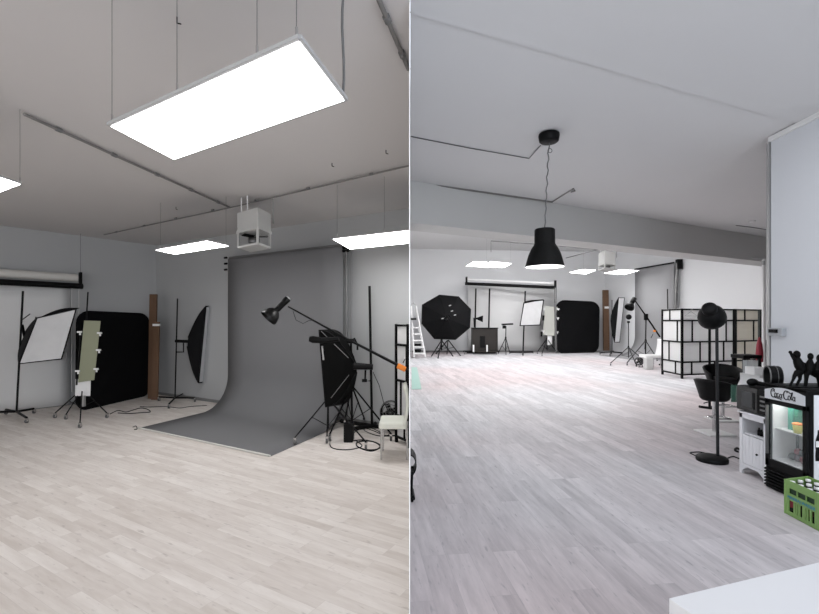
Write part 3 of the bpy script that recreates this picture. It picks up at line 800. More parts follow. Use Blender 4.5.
# cart with poles
D0 = fl(484,354); D = D0.y
r = empty('equipment_cart', D0, 'dark brown wooden equipment cart on casters at the far wall', 'cart')
zt = EYE+(HZ-328.5)/F*D
x0, x1 = at(471.5,0,D).x, at(496.5,0,D).x
B().box(x0,x1,D+.05,D+.1,.14,zt).box(x0+.05,x1-.05,D-.27,D-.24,.16,zt).box(x0,x1,D-.35,D+.05,.1,.16).box(x0,x0+.05,D-.3,D+.05,.16,zt).box(x1-.05,x1,D-.3,D+.05,.16,zt).build('case', M_cart, r)
B().box(x0-.02,x1+.02,D-.32,D+.1,zt,zt+.04).build('top', M_black, r)
for x in (x0+.06, x1-.06, x0-.35):
    caster(V((x,D-.3,0)), r, .05)
B().tube([V((x0-.4,D-.3,.14)), V((x1+.05,D-.3,.14))], .035, 6).build('front_rail', M_black, r)
for px in (473.5,487): B().box(at(px-.7,0,D-.42).x,at(px+.7,0,D-.42).x,D-.44,D-.4,.13,.42).build('white_bottle', M_white, r)
B().box(at(480,0,D-.3).x,at(485,0,D-.3).x,D-.31,D-.275,.3,.8).build('inner_box', M_black, r)
for px, lb in ((475.3,'thin black upright pole behind the cart, nearer the octagonal softbox'),(489,'thin black upright pole behind the cart, nearer the small tripod')):
    bpz = V((at(px-.8,0,D+.3).x, D+.3, 0))
    stand('background_stand', lb, 'light stand', bpz, at(px+.6,288.5,D+.3), [bpz+V((.35,0,0)), bpz+V((-.35,0,0)), bpz+V((0,.15,0))], flat=True, pr=.035, lr=.03, wheels=False)
r = empty('clamp_light', at(478,325,D-.3), 'small black cone lamp above the left side of the cart', 'lamp')
B().lathe(at(475.5,318.5,D-.1), V((1,-.15,-.05)), [(.04,0),(.06,.08),(.19,.3),(.2,.32)], 4).build('shade', M_black, r, solid=.01)
B().tube([at(474.5,328,D), at(474,318,D), at(476.5,319,D-.1)], .03, 6).build('arm', M_black, r)
# small tripod with plate
b_ = fl(505.5,353.6)
stand('tripod_stand', 'small tripod stand with a flat black plate between cart and square diffuser', 'light stand', b_, at(506,326,b_.y), [fl(498,354),fl(506,355),fl(510,354)], hub=.65, pr=.02, lr=.018, wheels=False)
r = empty('laptop_tray', at(506,324,b_.y), 'flat black tray on top of the small far tripod', 'tray')
B().obox(at(507.3,324.2,b_.y), (.23,0,.01), (0,.14,0), (0,0,.035)).build('plate', M_black, r)
B().obox(at(504,327,b_.y), (.06,0,0), (0,.06,0), (0,0,.07)).build('clamp', M_black, r)
# square diffuser far
b_ = fl(523,353.8); D = b_.y
stand('flag_stand', 'far black stand carrying the square white diffuser', 'light stand', b_, at(525.3,291,D), [fl(510,353.7),fl(533,353.5),fl(523,356)], flat=True, pr=.032, lr=.03, wr=.04)
r = empty('diffuser_softbox', at(530,326,D-.2), 'tilted square white diffuser on the far stand under the black tube', 'softbox')
cor = [at(523.8,303,D-.2), at(543.5,300,D), at(540,325,D), at(520,325.7,D-.2)]
B().prism(cor, (0,.03,0)).build('diffuser', M_flag, r)
B().tube([c+V((0,-.01,0)) for c in cor], .03, 6, closed=True).build('rim', M_black, r)
B().tube([at(525,302.5,D-.1), at(532,301,D), at(543.5,299.8,D)], [.05,.045,.02], 6).build('top_bar', M_black, r)
# far reflector panel
b_ = fl(547,353); D = b_.y-.1
stand('rolling_stand', 'far rolling stand in front of the far pop-up background', 'light stand', b_, at(547,330,b_.y), [fl(537.5,354),fl(542,356),fl(556,353.5)], hub=.6, pr=.028, lr=.02, wr=.04)
r = empty('reflector_panel', at(550,336,D), 'greyish reflector panel with black and white clamps on the far rolling stand', 'reflector')
B().prism([at(545,306,D), at(557.5,307,D), at(555.5,336,D), at(543,335,D)], (0,.03,0)).build('panel', mat('grey_foil', col(186,187,180), .6), r)
for x,y in ((543.5,309),(558,309),(557.5,318),(543,331),(557,332)): clampb(at(x,y,D-.05), r, .045)
for x,y in ((543.3,318),(541.5,334),(557.8,313),(557.5,324),(555.5,338)): B().obox(at(x,y,D-.04), (.04,0,0),(0,.03,0),(.01,0,.12)).build('black_clamp', M_black, r)
B().prism([at(547.5,334,D+.05), at(552,334,D+.05), at(552,345,D+.05), at(547.5,345,D+.05)], (0,.02,0)).build('white_card', M_white, r)
# far popup
r = empty('popup_background', fl(578,353), 'big black pop-up background standing at the far wall', 'background panel')
po = rrect(fl(557,353.5), fl(598,352.5), at(556.5,300.5,20.6), at(599,302.5,20.9), .19)
B().prism(po, (0,.05,0)).build('cloth', M_popup, r)
B().tube(po, .04, 6, closed=True).build('rim', M_popup, r)
def board2(label, x0, x1, yt, yb, m=M_wood):
    a = fl(x0,yb); b = V(((x1-CX)/F*a.y,a.y,0)); zt = EYE+(HZ-yt)/F*a.y
    return tag(B().hexa([a,b,b+V((0,.12,0)),a+V((0,.12,0))],[q+V((0,.1,zt)) for q in (a,b,b+V((0,.12,0)),a+V((0,.12,0)))]).build('wooden_board', m), label, 'board')
o = board2('brown wooden board upright in the far corner beside the far pop-up background', 604.2, 609.6, 289.8, 352)
B().obox(at(606.8,307.5,o.location.y-.07), (.1,0,0),(0,.02,0),(0,0,.05)).build('tape', M_white, o)
# far strip softbox
b_ = fl(612,353.5); D = b_.y
stand('rolling_stand', 'far black rolling stand beside the wooden board holding the far strip softbox', 'light stand', b_, at(612,300,D), [fl(600,354.5),fl(622,354.5),fl(610,356.5)], flat=True, pr=.02, lr=.02, wr=.04)
r = empty('strip_softbox', at(616,342,D), 'tall far strip softbox with a white front face, left of the far boom', 'softbox')
softbox(r, at(611,318,D), [at(618.5,297.5,D-.2), at(624.3,297.5,D-.1), at(619.5,342.5,D-.1), at(614.5,342.5,D-.2)], .05, rim=.02, ribs=False)
# far flash stand and boom stand
b_ = fl(628.5,361); D = b_.y
stand('tripod_stand', 'thin black tripod stand holding a small round flash under the far boom', 'light stand', b_, at(628.5,322,D), [fl(610.5,365.5),fl(636,366.5),fl(640,359)], hub=.42, pr=.015, lr=.014, wr=.03)
r = empty('flash_head', at(628.8,319,D), 'small round black flash on the thin tripod under the far boom', 'studio flash')
B().ball(at(628.8,317,D), .1, 14).build('head', M_black, r)
B().tube([at(628.5,321,D), at(628.5,323,D)], .05, 8).build('mount', M_black, r)
b_ = fl(645.5,358.5); D = b_.y
stand('boom_stand', 'far boom stand in front of the far grey backdrop', 'light stand', b_, at(646,317,D), [fl(627,365.5),fl(657,361),fl(644,355.5)], hub=.62, pr=.022, lr=.016, wr=.035)
r = empty('lighting_boom', at(646,316,D), 'far black boom arm slanting down toward the folding screen', 'boom arm')
B().tube([at(634,299,D), at(646,316,D-.1), at(660,337,D-.4)], [.018,.03,.03], 6).build('tube', M_black, r)
B().obox(at(646,317,D-.1), (.06,0,0), (0,.05,0), (0,0,.12)).build('joint', M_black, r)
r = empty('beauty_dish', at(631,307,D), 'black dish lamp head at the top of the far boom', 'studio flash')
ax = (at(636,296,D)-at(629.5,307.5,D-.2)).normalized(); o_ = at(629,308,D-.25)
B().lathe(o_, ax, [(.17,0),(.18,.02),(.165,.1),(.12,.19),(.06,.24),(.05,.25)], 20).build('reflector', MATS['gloss_black'], r)
B().lathe(o_, ax, [(.001,.22),(.075,.22),(.085,.3),(.085,.5),(.001,.5)], 12).build('body', M_black, r)
r = empty('sandbag', at(655,331,D-.3), 'small orange counterweight on the far boom', 'weight')
B().ball(at(654.5,331,D-.35), .05, 10, (1.2,.8,.8)).build('pouch', M_orange, r)
B().tube([at(653,334,D-.3), at(651,338,D-.3)], .01, 5).build('strap', M_black, r)
# far backdrop on side wall
pa2 = V((at(635,0,19.2).x, 19.2, 0)); pb2 = V((at(674,0,17.0).x, 17.0, 0)); zt = EYE+(HZ-270)/F*19.2
dd = (pb2-pa2).normalized(); nn = V((-dd.y, dd.x, 0)); nn = nn if nn.x < 0 else -nn
def paper2(u, v):
    a = pa2.lerp(pb2,u); R = .8; Lx = 1.7; tot = zt-R+R*PI/2+Lx-R; s = v*tot
    if s < zt-R: return V((a.x,a.y,zt-s))
    s -= zt-R
    if s < R*PI/2: return V((a.x,a.y,.005+R*(1-math.sin(s/R))))+nn*R*(1-math.cos(s/R))
    return V((a.x,a.y,.005))+nn*(R+s-R*PI/2)
r = empty('paper_backdrop', (pa2+pb2)/2, 'far grey paper backdrop hanging behind the folding screen', 'backdrop')
B().grid(paper2, 3, 40).build('paper', mat('grey_paper_far', col(150,150,152), .85), r, solid=.004)
B().tube([V((pa2.x,pa2.y,zt+.03)), V((pb2.x,pb2.y,zt+.03))], .03, 10).build('roller', M_black, r)
B().obox(V((pb2.x+.1,pb2.y-.15,zt-.05)), (.09,0,0), (0,.08,0), (0,0,.18)).build('bracket', M_black, r)
B().tube([V((pb2.x+.05,pb2.y-.12,zt)), V((pb2.x-.1,pb2.y-.12,.1))], .06, 8).build('side_tube', M_steel, r)
b_ = V((at(668.5,0,14.5).x,14.5,0))
stand('background_stand', 'thin black pole rising behind the folding screen', 'light stand', b_, at(667.5,289,14.5), [b_+V((.3,.1,0)), b_+V((-.2,.2,0)), b_+V((.1,-.25,0))], flat=True, pr=.016, lr=.02, wheels=False)
b_ = fl(657.5,356.5)
r = empty('black_softbox', b_, 'tall black flag panel standing behind the far white chair', 'flag')
B().obox(at(658,334,b_.y), (6.8*b_.y/F,0,0), (0,.06,0), (0,0,21.5*b_.y/F)).build('cloth', M_popup, r, bevel=.02)
B().tube([at(651.5,313,b_.y-.08), at(664.5,313,b_.y-.08), at(664.5,355,b_.y-.08), at(651.5,355,b_.y-.08)], .012, 5, closed=True).build('frame', M_black, r)
# far white chair
r = empty('leather_chair', fl(652,368), 'white chair in front of the black flag panel beside the folding screen', 'chair')
D = 14.0
B().obox(at(650,356,D), (.24,0,0), (0,.22,0), (0,0,.045)).build('seat', M_white, r, bevel=.02)
B().grid(lambda u,v: V((at(658,357,D).x+.02+.09*math.sin(v*1.7), D-.2+.4*u, EYE+(HZ-357)/F*D+v*.56)), 3, 8).build('backrest', M_white, r, solid=.05)
for x, y in ((-.22,-.2),(.22,-.2),(-.22,.2),(.22,.2)):
    c = at(650,356,D); B().tube([V((c.x+x,D+y,c.z)), V((c.x+x,D+y,0))], .014, 6).build('leg', M_chrome, r)
b_ = at(646.5,361.5,13.6); 
tag(B().obox(V((b_.x,13.5,.17)), (.1,0,0), (0,.1,0), (0,0,.17)).build('storage_box', mat('light_grey_box', col(190), .6), bevel=.01), 'light grey box standing under the front of the far white chair', 'box')
floor_fan('small black round fan on the floor beside the far white chair', at(639.5,361.5,14.2), .125)

# =====================================================================
# folding screen (right room)
# =====================================================================
M_fr = M_black
s_a = fl(662.5,374.5); s_b = fl(682,378.8); s_c = V((at(733.5,0,11.7).x, 11.7, 0)); s_c2 = V((at(735.6,0,11.75).x, 11.75, 0)); s_d = V((at(762.3,0,12.2).x, 12.2, 0))
r = empty('folding_screen', s_b, 'long folding screen with black grid frame and white cells across the room', 'room divider')
zt = 1.765; zz = lambda y: EYE+(HZ-y)/F*11.29
rows = [zz(362.3), zz(342), zz(320.5)]
screen_panel(r, s_a, s_b, zz(374.8), zt, rows, [[.69],[.36],[.78],[.4]], .022)
screen_panel(r, s_b, s_c, zz(374.8), zt, rows, [[.18,.62],[.34,.8],[.19,.85],[.46]], .022)
screen_panel(r, s_c2, s_d, zz(374.8), zt, rows, [[.5],[.33],[.66],[.33]], .022, clo=M_screenc)
h = empty('clothes_hanger', at(692,318,11.25), 'thin white wire hanger on the left part of the folding screen', 'hanger')
D = 11.26
B().tube([at(684.5,316,D), at(691,311.5,D), at(697.5,316,D)], .006, 5, closed=True).build('wire_body', M_alu, h)
B().tube([at(691,311.5,D), at(691,309.8,D), at(692,308.8,D), at(693,309.5,D)], .006, 5).build('hook', M_alu, h)
# wall end details
o = B().tube([at(763.8,259,9.5), V((at(763.8,0,9.5).x,9.5,0))], .035, 8).build('downpipe', M_white); tag(o, 'white pipe running down beside the wall end', 'pipe')
B().tube([at(752,258,9.5), at(763.8,259,9.5)], .02, 6).tube([at(763.5,261,9.4),at(763.5,265,9.4)], .03, 6).build('bracket', M_alu, o)
o = B().obox(V((W+.02, 4.83, 1.62)), (.03,0,0), (0,.02,0), (0,0,1.75)).build('door_frame', M_alu)
tag(o, kind='structure'); o.name = 'trim_5'
r = empty('door_hardware', V((W-.02,4.9,.5)), 'dark lock strip on the wall end above the cabinet', 'lock')
for y0, y1, xx in ((309,330,770.0),(340,376,768.3)): B().obox((at(xx,y0,4.93)+at(xx,y1,4.93))/2, (.012,0,0), (0,.02,0), (0,0,(y1-y0)/2/F*4.93)).build('strip', M_black, r)
o = B().lathe(at(759.5,362,8.92), (0,0,1), [(.001,0),(.06,0),(.065,.15),(.05,.35),(.02,.48),(.001,.5)], 12).build('red_cloth', M_red)
tag(o, 'dark red garment hanging in the gap right of the folding screen', 'garment')
o = B().box(at(759.8,0,9).x, at(761.5,0,9).x, 9, 9.05, 0, at(0,310,9).z).build('dark_post', mat('dark_green_post', col(32,38,36), .6)); tag(o, 'dark narrow post right of the folding screen', 'post')
r = empty('wall_socket_box', V((W,4.75,1.35)), 'grey double socket box on the right wall near its end', 'socket')
D = 4.72
B().box(W-.05, W, 4.60, 4.79, at(0,336,4.7).z, at(0,328,4.7).z).build('housing', M_socket, r, bevel=.006)
B().obox(V((W-.055,4.70,1.345)), (.012,0,0), (0,.05,0), (0,0,.018)).build('switch', M_black, r)

# =====================================================================
# floor lamp, pole, bar chairs, stool
# =====================================================================
bc = fl(712,461); D = bc.y
r = empty('floor_lamp', bc, 'black floor lamp with round shade and heavy round base in front of the bar chairs', 'floor lamp')
B().lathe(bc, (0,0,1), [(.001,0),(.143,0),(.146,.01),(.145,.035),(.133,.048),(.05,.054),(.001,.055)], 32).build('base', M_black, r)
B().tube([V((at(717.8,0,D).x,D,.04)), at(716.8,326,D)], .0145, 10).build('pole', mat('dark_grey_pole', col(34,35,37), .5, spec=.2), r)
hc = at(711,314.5,D)
axl = V((-.573,-.638,.5)).normalized()    # toward the socket cap
B().lathe(hc-axl*.07, axl, [(.128,-.02),(.130,-.01),(.128,.03),(.118,.075),(.095,.115),(.07,.145),(.05,.155)], 28).lathe(hc-axl*.07, axl, [(.124,-.015),(.12,.03),(.09,.11),(.02,.14)], 28).build('shade', M_black, r)
B().lathe(hc-axl*.07, axl, [(.055,.13),(.068,.15),(.068,.2),(.055,.22),(.001,.225)], 20).build('socket_cap', M_black, r)
B().tube([at(716.8,328,D), at(716.3,314,D-.03), at(714,307,D-.06)], .012, 8).build('neck', M_black, r)
cable('black lamp cable looping out left of the floor lamp base', [(703,459),(693,454.5),(690.5,452.5),(700,452),(708,454)], .006)
cable('black lamp cable running from the floor lamp to the cabinet', [(728,458),(733,456.5),(740,459),(744,461)], .007)
b_ = V((at(709.6,0,7.4).x, 7.4, 0))
stand('pole_stand', 'black upright pole just left of the floor lamp pole, behind the bar chairs', 'stand', b_, at(709.6,322,7.4), [b_+V((.12,.1,0)), b_+V((-.1,.12,0)), b_+V((.05,-.12,0))], flat=True, pr=.02, lr=.015, wheels=False)
def bar_chair(label, c, zseat, rot, k=1.0):
    c = V((c.x,c.y,0)); r = empty('bar_chair', c, label, 'bar chair')
    R = .2*k; H = .21*k
    d0 = V((math.cos(rot), math.sin(rot), 0))      # backrest direction
    def shf(u, v):
        t = rot+(u-.5)*math.radians(262); w = abs(u-.5)*2
        h = H*(1-.42*w*w); rr = R*(.74+.36*v)
        return c+V((rr*math.cos(t), rr*math.sin(t), zseat-.05+h*v*1.25))
    B().grid(shf, 24, 8).build('backrest', M_leather, r, solid=.025)
    B().lathe(c+V((0,0,zseat-.07)), (0,0,1), [(.001,0),(R*.7,0),(R*.84,.03),(R*.88,.09),(R*.7,.12),(.001,.125)], 24).build('seat', M_leather, r)
    B().tube([c+V((0,0,.03)), c+V((0,0,zseat-.05))], .026, 12).build('gas_column', M_chrome, r)
    q = [(-.17,-.17),(.17,-.17),(.17,.17),(-.17,.17)]
    B().slab([(c.x+x, c.y+y) for x,y in q], 0, .02).build('base_plate', mat('white_base_plate', col(225), .3), r, bevel=.006)
    B().tube([c+V((-.1,-.02,.22)), c+V((-.1,-.16,.22)), c+V((.1,-.16,.22)), c+V((.1,-.02,.22))], .011, 8).tube([c+V((-.1,0,.22)), c+V((.1,0,.22))], .011, 8).build('footrest', M_chrome, r)
    B().tube([c+V((0,0,zseat-.07)), c+V((-.17,-.05,zseat-.1))], .007, 6).build('lever', M_black, r)
    return r
bar_chair('black leather tub bar chair nearer the camera, behind the floor lamp pole', V((at(714.5,0,5.8).x,5.8,0)), .50, math.radians(205), 1.0)
bar_chair('black leather tub bar chair farther back, partly hidden by the nearer one', V((at(722.5,0,6.6).x,6.6,0)), .57, math.radians(70), 1.08)
# stool behind
r = empty('wooden_stool', V((at(746,0,8.0).x,8.0,0)), 'small black stool in front of the right end of the folding screen', 'stool')
D = 8.0; zs_ = EYE+(HZ-357)/F*D; cx = at(746,0,D).x
B().box(cx-.165,cx+.165,D-.16,D+.16,zs_-.02,zs_+.045).build('seat', M_black, r, bevel=.01)
for x in (-.13,.13):
    for y in (-.13,.13): B().obox(V((cx+x,D+y,(zs_-.02)/2)), (.02,0,0), (0,.02,0), (0,0,(zs_-.02)/2)).build('leg', M_black, r)
for x in (-.045,.045): B().obox(V((cx+x,D-.14,zs_*.55)), (.012,0,0), (0,.01,0), (0,0,zs_*.42)).build('slat', M_black, r)
# green glass sheet between chair and microwave
o = B().box(at(731.5,0,5.2).x, at(737.5,0,5.2).x+.03, 5.2, 5.21, at(0,402,5.2).z, at(0,385,5.2).z).build('glass_sheet', M_gglass)
tag(o, 'small green glass sheet edge between bar chair and microwave', 'glass sheet')

# =====================================================================
# side unit: table, cabinet, microwave, fridge, crate
# =====================================================================
XW = W
# white table behind the microwave
r = empty('side_table', V((3.5,5.0,0)), 'white side table behind the microwave', 'table')
ta = [(3.23,4.40),(3.80,4.40),(3.83,4.95),(4.3,5.4),(3.96,5.4)]
B().slab(ta, .79, .83).build('table_top', M_white, r)
for lx, ly in ((3.32,4.46),(3.76,4.46),(4.0,5.34),(4.2,5.3)): B().box(lx-.02,lx+.02,ly-.02,ly+.02,0,.79).build('leg', M_white, r)
D = 5.25; z0 = .83
o = B().box(at(748,0,D).x, at(758,0,D).x, D-.1, D+.05, z0, at(0,366.5,D).z).build('white_box', M_white, bevel=.004); tag(o, 'white box on the side table behind the round drum', 'box')
o = B().box(at(751,0,D).x, at(762,0,D).x, D+.06, D+.13, z0, at(0,361,D).z).build('acrylic_box', M_acr); tag(o, 'clear acrylic box standing behind the white box', 'box')
# cabinet
r = empty('white_cabinet', V((3.5,4.2,0)), 'small white cabinet with plank door and curved plinth under the microwave', 'cabinet')
y0, y1, xf = 4.0, 4.33, 3.17; zt = .575
cb = B().box(xf+.02,3.80,y0,y0+.02,.02,zt).box(xf+.02,3.80,y1-.02,y1,.02,zt).box(3.78,3.80,y0,y1,.02,zt).box(xf+.02,3.80,y0,y1,.07,.09).box(xf+.02,3.80,y0,y1,.375,.39)
cb.box(xf,xf+.02,y0,y0+.035,.0,zt).box(xf,xf+.02,y1-.035,y1,.0,zt).box(xf,xf+.02,y0,y1,.53,zt)
cb.build('body', M_cab, r)
B().box(xf-.012,3.80,y0-.01,y1+.012,zt,zt+.018).build('top', M_cab, r, bevel=.003)
pl_ = []
for i in range(13):
    t = i/12; y = y0+.035+(y1-y0-.07)*t; pl_.append((y, .03+.045*min(1,math.sin(PI*t)*1.4)))
B().prism([V((xf,y,z)) for y,z in pl_]+[V((xf,y1-.035,.1)),V((xf,y0+.035,.1))], (.018,0,0)).build('plinth', M_cab, r)
dr = B()
n = 6
for i in range(n):
    ya = y0+.04+(y1-y0-.08)*i/n; yb = y0+.04+(y1-y0-.08)*(i+1)/n-.004; dr.box(xf-.002,xf+.014,ya,yb,.105,.375)
dr.box(xf+.005,xf+.014,y0+.04,y1-.04,.105,.375)
dd_ = dr.build('door', M_cab, r)
B().ball(V((xf-.012,4.10,.23)), .01, 10).build('knob', M_black, dd_)
for yy, hh_ in ((4.10,.075),(4.135,.06),(4.165,.07)):
    o = B().lathe(V((xf+.06,yy,.391)), (0,0,1), [(.001,0),(.013,0),(.014,hh_*.6),(.007,hh_*.8),(.007,hh_),(.001,hh_)], 10).build('small_bottle', M_black)
    tag(o, 'tiny black bottle in the open shelf of the white cabinet', 'bottle', 'tiny bottles in the cabinet shelf')
o = cable('black cable bundle on the floor left of the cabinet', [(738,452),(735,450),(737,448),(740,450)], .012)
# microwave
r = empty('microwave', V((3.5,4.2,.6)), 'black microwave oven on top of the small white cabinet', 'microwave')
z0, z1 = .603, .835; ya, yb = 3.97, 4.34; xm = 3.15
B().box(xm+.02,3.62,ya,yb,z0,z1).build('body', M_black, r, bevel=.006)
d_ = B().box(xm,xm+.02,ya+.11,yb,z0+.005,z1-.003).build('door', mat('microwave_black', col(18), .25), r, bevel=.003)
B().box(xm-.003,xm+.001,ya+.17,yb-.07,z0+.045,z1-.045).build('window', mat('microwave_window', col(40,43,46), .3), d_)
B().tube([V((xm-.02,ya+.125,z0+.04)), V((xm-.02,ya+.125,z1-.04))], .007, 8).build('handle', M_black, d_)
p_ = B().box(xm,xm+.02,ya,ya+.105,z0+.005,z1-.003).build('control_panel', M_black, r)
for i in range(4): B().box(xm-.003,xm,ya+.025,ya+.08,z0+.04+i*.04,z0+.055+i*.04).build('button', M_steel, p_)
for x in (xm+.05,3.58):
    for y in (ya+.05,yb-.05): B().tube([V((x,y,.5935)), V((x,y,z0))], .012, 8).build('foot', M_rubber, r)
# things on microwave
r = empty('hair_dryer', V((3.32,4.25,z1)), 'black rounded hand dryer lying on the microwave', 'hair dryer')
B().ball(V((3.235,4.25,z1+.037)), .036, 16, (1.45,1,1)).build('body', M_leather, r)
B().tube([V((3.27,4.24,z1+.03)), V((3.33,4.1,z1+.022))], [.022,.014], 10).build('handle', M_leather, r)
r = empty('black_drum', V((3.47,4.2,z1)), 'black round drum-shaped case standing on edge on the microwave', 'case')
ax = V((.93,-.36,0)).normalized(); Rr = .098; c = V((3.31,4.17,z1+Rr+.004))
B().lathe(c, ax, [(Rr,0),(Rr*1.02,.01),(Rr*1.02,.08),(Rr*.95,.095),(.001,.095)], 30).lathe(c, ax, [(Rr,0),(Rr*.9,.0),(Rr*.88,.06),(.001,.06)], 30).build('body', M_leather, r)
B().tube([c+V((-ax.y,ax.x,0))*math.cos(a)*Rr*.98+V((0,0,math.sin(a)*Rr*.98)) for a in [i*2*PI/28 for i in range(28)]], .006, 6, closed=True).build('front_ring', M_steel, r)
B().tube([c+ax*.055+V((-ax.y,ax.x,0))*math.cos(a)*Rr*1.03+V((0,0,math.sin(a)*Rr*1.03)) for a in [i*2*PI/28 for i in range(28)]], .003, 6, closed=True).build('seam_ring', M_steel, r)

# ---- drinks fridge ----
r = empty('drinks_fridge', V((3.45,3.75,0)), 'black glass-door drinks fridge with white script header beside the cabinet', 'fridge')
xf, ya, yb, zt = 3.12, 3.545, 3.955, .905     # front plane, near side, far side, top
bd = B()
bd.box(xf+.03,3.80,ya,ya+.03,.0,zt-.03).box(xf+.03,3.80,yb-.03,yb,.0,zt-.03)
bd.box(3.76,3.80,ya+.03,yb-.03,.0,zt-.03).box(xf+.03,3.76,ya+.03,yb-.03,.0,.2).box(xf+.03,3.76,ya+.03,yb-.03,.78,zt-.03)
bd.build('body', M_black, r)
B().box(xf+.0,3.80,ya-.005,yb+.005,zt-.03,zt).build('top', M_black, r, bevel=.008)
li = B(); e = .003
li.box(xf+.04,3.757,ya+.031,ya+.036,.2,.78).box(xf+.04,3.757,yb-.036,yb-.031,.2,.78).box(3.74,3.757,ya+.036,yb-.036,.2,.78).box(xf+.04,3.74,ya+.036,yb-.036,.2,.255).box(xf+.04,3.74,ya+.036,yb-.036,.77,.779)
li.build('interior_lining', M_white, r)
sh_ = B().box(xf+.06,3.73,ya+.038,yb-.038,.515,.522).build('shelf', M_white, r)
M_fl = mat('fridge_lamp', (1,1,1,1), .5, emit=26)
B().box(xf+.045,xf+.06,ya+.05,yb-.05,.755,.768).build('lamp_strip', M_fl, r)
B().box(xf+.22,xf+.235,yb-.075,yb-.06,.256,.515).build('divider', M_black, r)
# door frame: curved vertical sides
df = B(); df.box(xf,xf+.028,ya,ya+.035,.19,.775).box(xf,xf+.028,yb-.045,yb,.19,.775).box(xf,xf+.028,ya,yb,.735,.775).box(xf,xf+.028,ya,yb,.19,.255)
dr_ = df.build('door', M_black, r, bevel=.004)
B().box(xf+.01,xf+.016,ya+.035,yb-.045,.255,.735).build('glass', M_glass, dr_)
B().box(xf-.02,xf,yb-.042,yb-.03,.3,.72).build('handle', M_steel, dr_)
# header panel with arch
top = [(yb-.005-(yb-ya-.01)*i/16) for i in range(17)]
hz0 = .775
hp = [V((xf-.004,y,.848+.04*math.sin(PI*min(1,max(0,((yb-y)/(yb-ya))))*.92+.12))) for y in top]
arch = B().prism([V((xf+.0,yb,hz0)), V((xf,ya,hz0))]+[V((xf,y,zt-.0)) for y in (ya,yb)], (.03,0,0)).build('header_frame', M_black, r)
poly = [V((xf-.001,top[-1],hz0+.002)), V((xf-.001,top[0],hz0+.002))]+[V((p.x+.003,p.y,min(p.z,.893))) for p in hp]
hd = B().prism(poly, (-.006,0,0)).build('header_sign', M_hdr, r)
# grille
g = B().box(xf+.01,xf+.03,ya,yb,.0,.19)
for i in range(6): g.obox(V((xf+.0,(ya+yb)/2,.03+i*.027)), (.012,0,.004), (0,(yb-ya)/2-.004,0), (0,0,.005))
g.build('vent_grille', M_black, r)
# side with white panel and bottle picture
B().box(xf+.06,3.79,ya-.004,ya-.0005,.1,.865).build('side_panel', M_cab, r)
bx = at(818.5,0,ya).x
zb_ = lambda y: EYE+(HZ-y)/F*ya
pr_ = [(.001,zb_(461)),(.028,zb_(461)),(.03,zb_(456)),(.027,zb_(450)),(.03,zb_(445)),(.027,zb_(440)),(.012,zb_(434)),(.010,zb_(430)),(.001,zb_(430))]
po_ = [V((bx-a_, ya-.004, z)) for a_, z in pr_]+[V((bx+a_, ya-.004, z)) for a_, z in reversed(pr_)]
B().prism(po_, (0,-.002,0)).build('bottle_picture', M_black, r)
B().box(bx-.026,bx+.026,ya-.0075,ya-.006,zb_(447),zb_(441)).build('bottle_band', M_white, r)
# script lettering: strokes on the header (u to the right as read, v up), metres
def arc(cx, cy, rx, ry, a0, a1, n=12): return [(cx+rx*math.cos(math.radians(a0+(a1-a0)*i/n)), cy+ry*math.sin(math.radians(a0+(a1-a0)*i/n))) for i in range(n+1)]
K = []
def big_c(x): K.append(([(x+.030,.060),(x+.034,.068),(x+.028,.074)]+arc(x+.022,.040,.021,.034,80,290,16)+[(x+.036,.012),(x+.042,.018)], .0034))
big_c(0); K.append((arc(.026,.052,.007,.012,200,-20,6), .002))
def small_o(x, y=.022): K.append((arc(x,y,.010,.017,60,420,14), .0026))
small_o(.045,.026)
K.append((arc(.067,.027,.009,.017,60,300,12)+[(.076,.02)], .0026))
def small_a(x, y=.022):
    K.append((arc(x,y,.009,.016,50,410,14), .0026)); K.append(([(x+.009,y+.015),(x+.0095,y-.010),(x+.012,y-.015),(x+.014,y-.012)], .0026))
small_a(.089,.025)
K.append(([(.103,.040),(.109,.042)], .0026))

big_c(.116)
K.append(([(.146,.074),(.160,.070),(.175,.060),(.186,.062),(.196,.070)], .0034))
small_o(.166,.024)
K.append(([(.178,.020),(.190,.045),(.194,.064),(.189,.068),(.184,.050),(.183,.020),(.187,.012),(.193,.016)], .0028))
small_a(.205,.023)
K.append(([(.030,.008),(.050,.004),(.072,.003),(.090,.000),(.098,-.006)], .0030))
tx = B(); y_start = yb-.075; kx = 1.13; kz = 1.05
for pts, rr in K:
    q = [V((xf-.0085, y_start-u*kx, hz0+.018+v*kz)) for u, v in pts]
    tx.tube(q, rr*1.25, 6)
tx.build('script_lettering', M_black, hd)
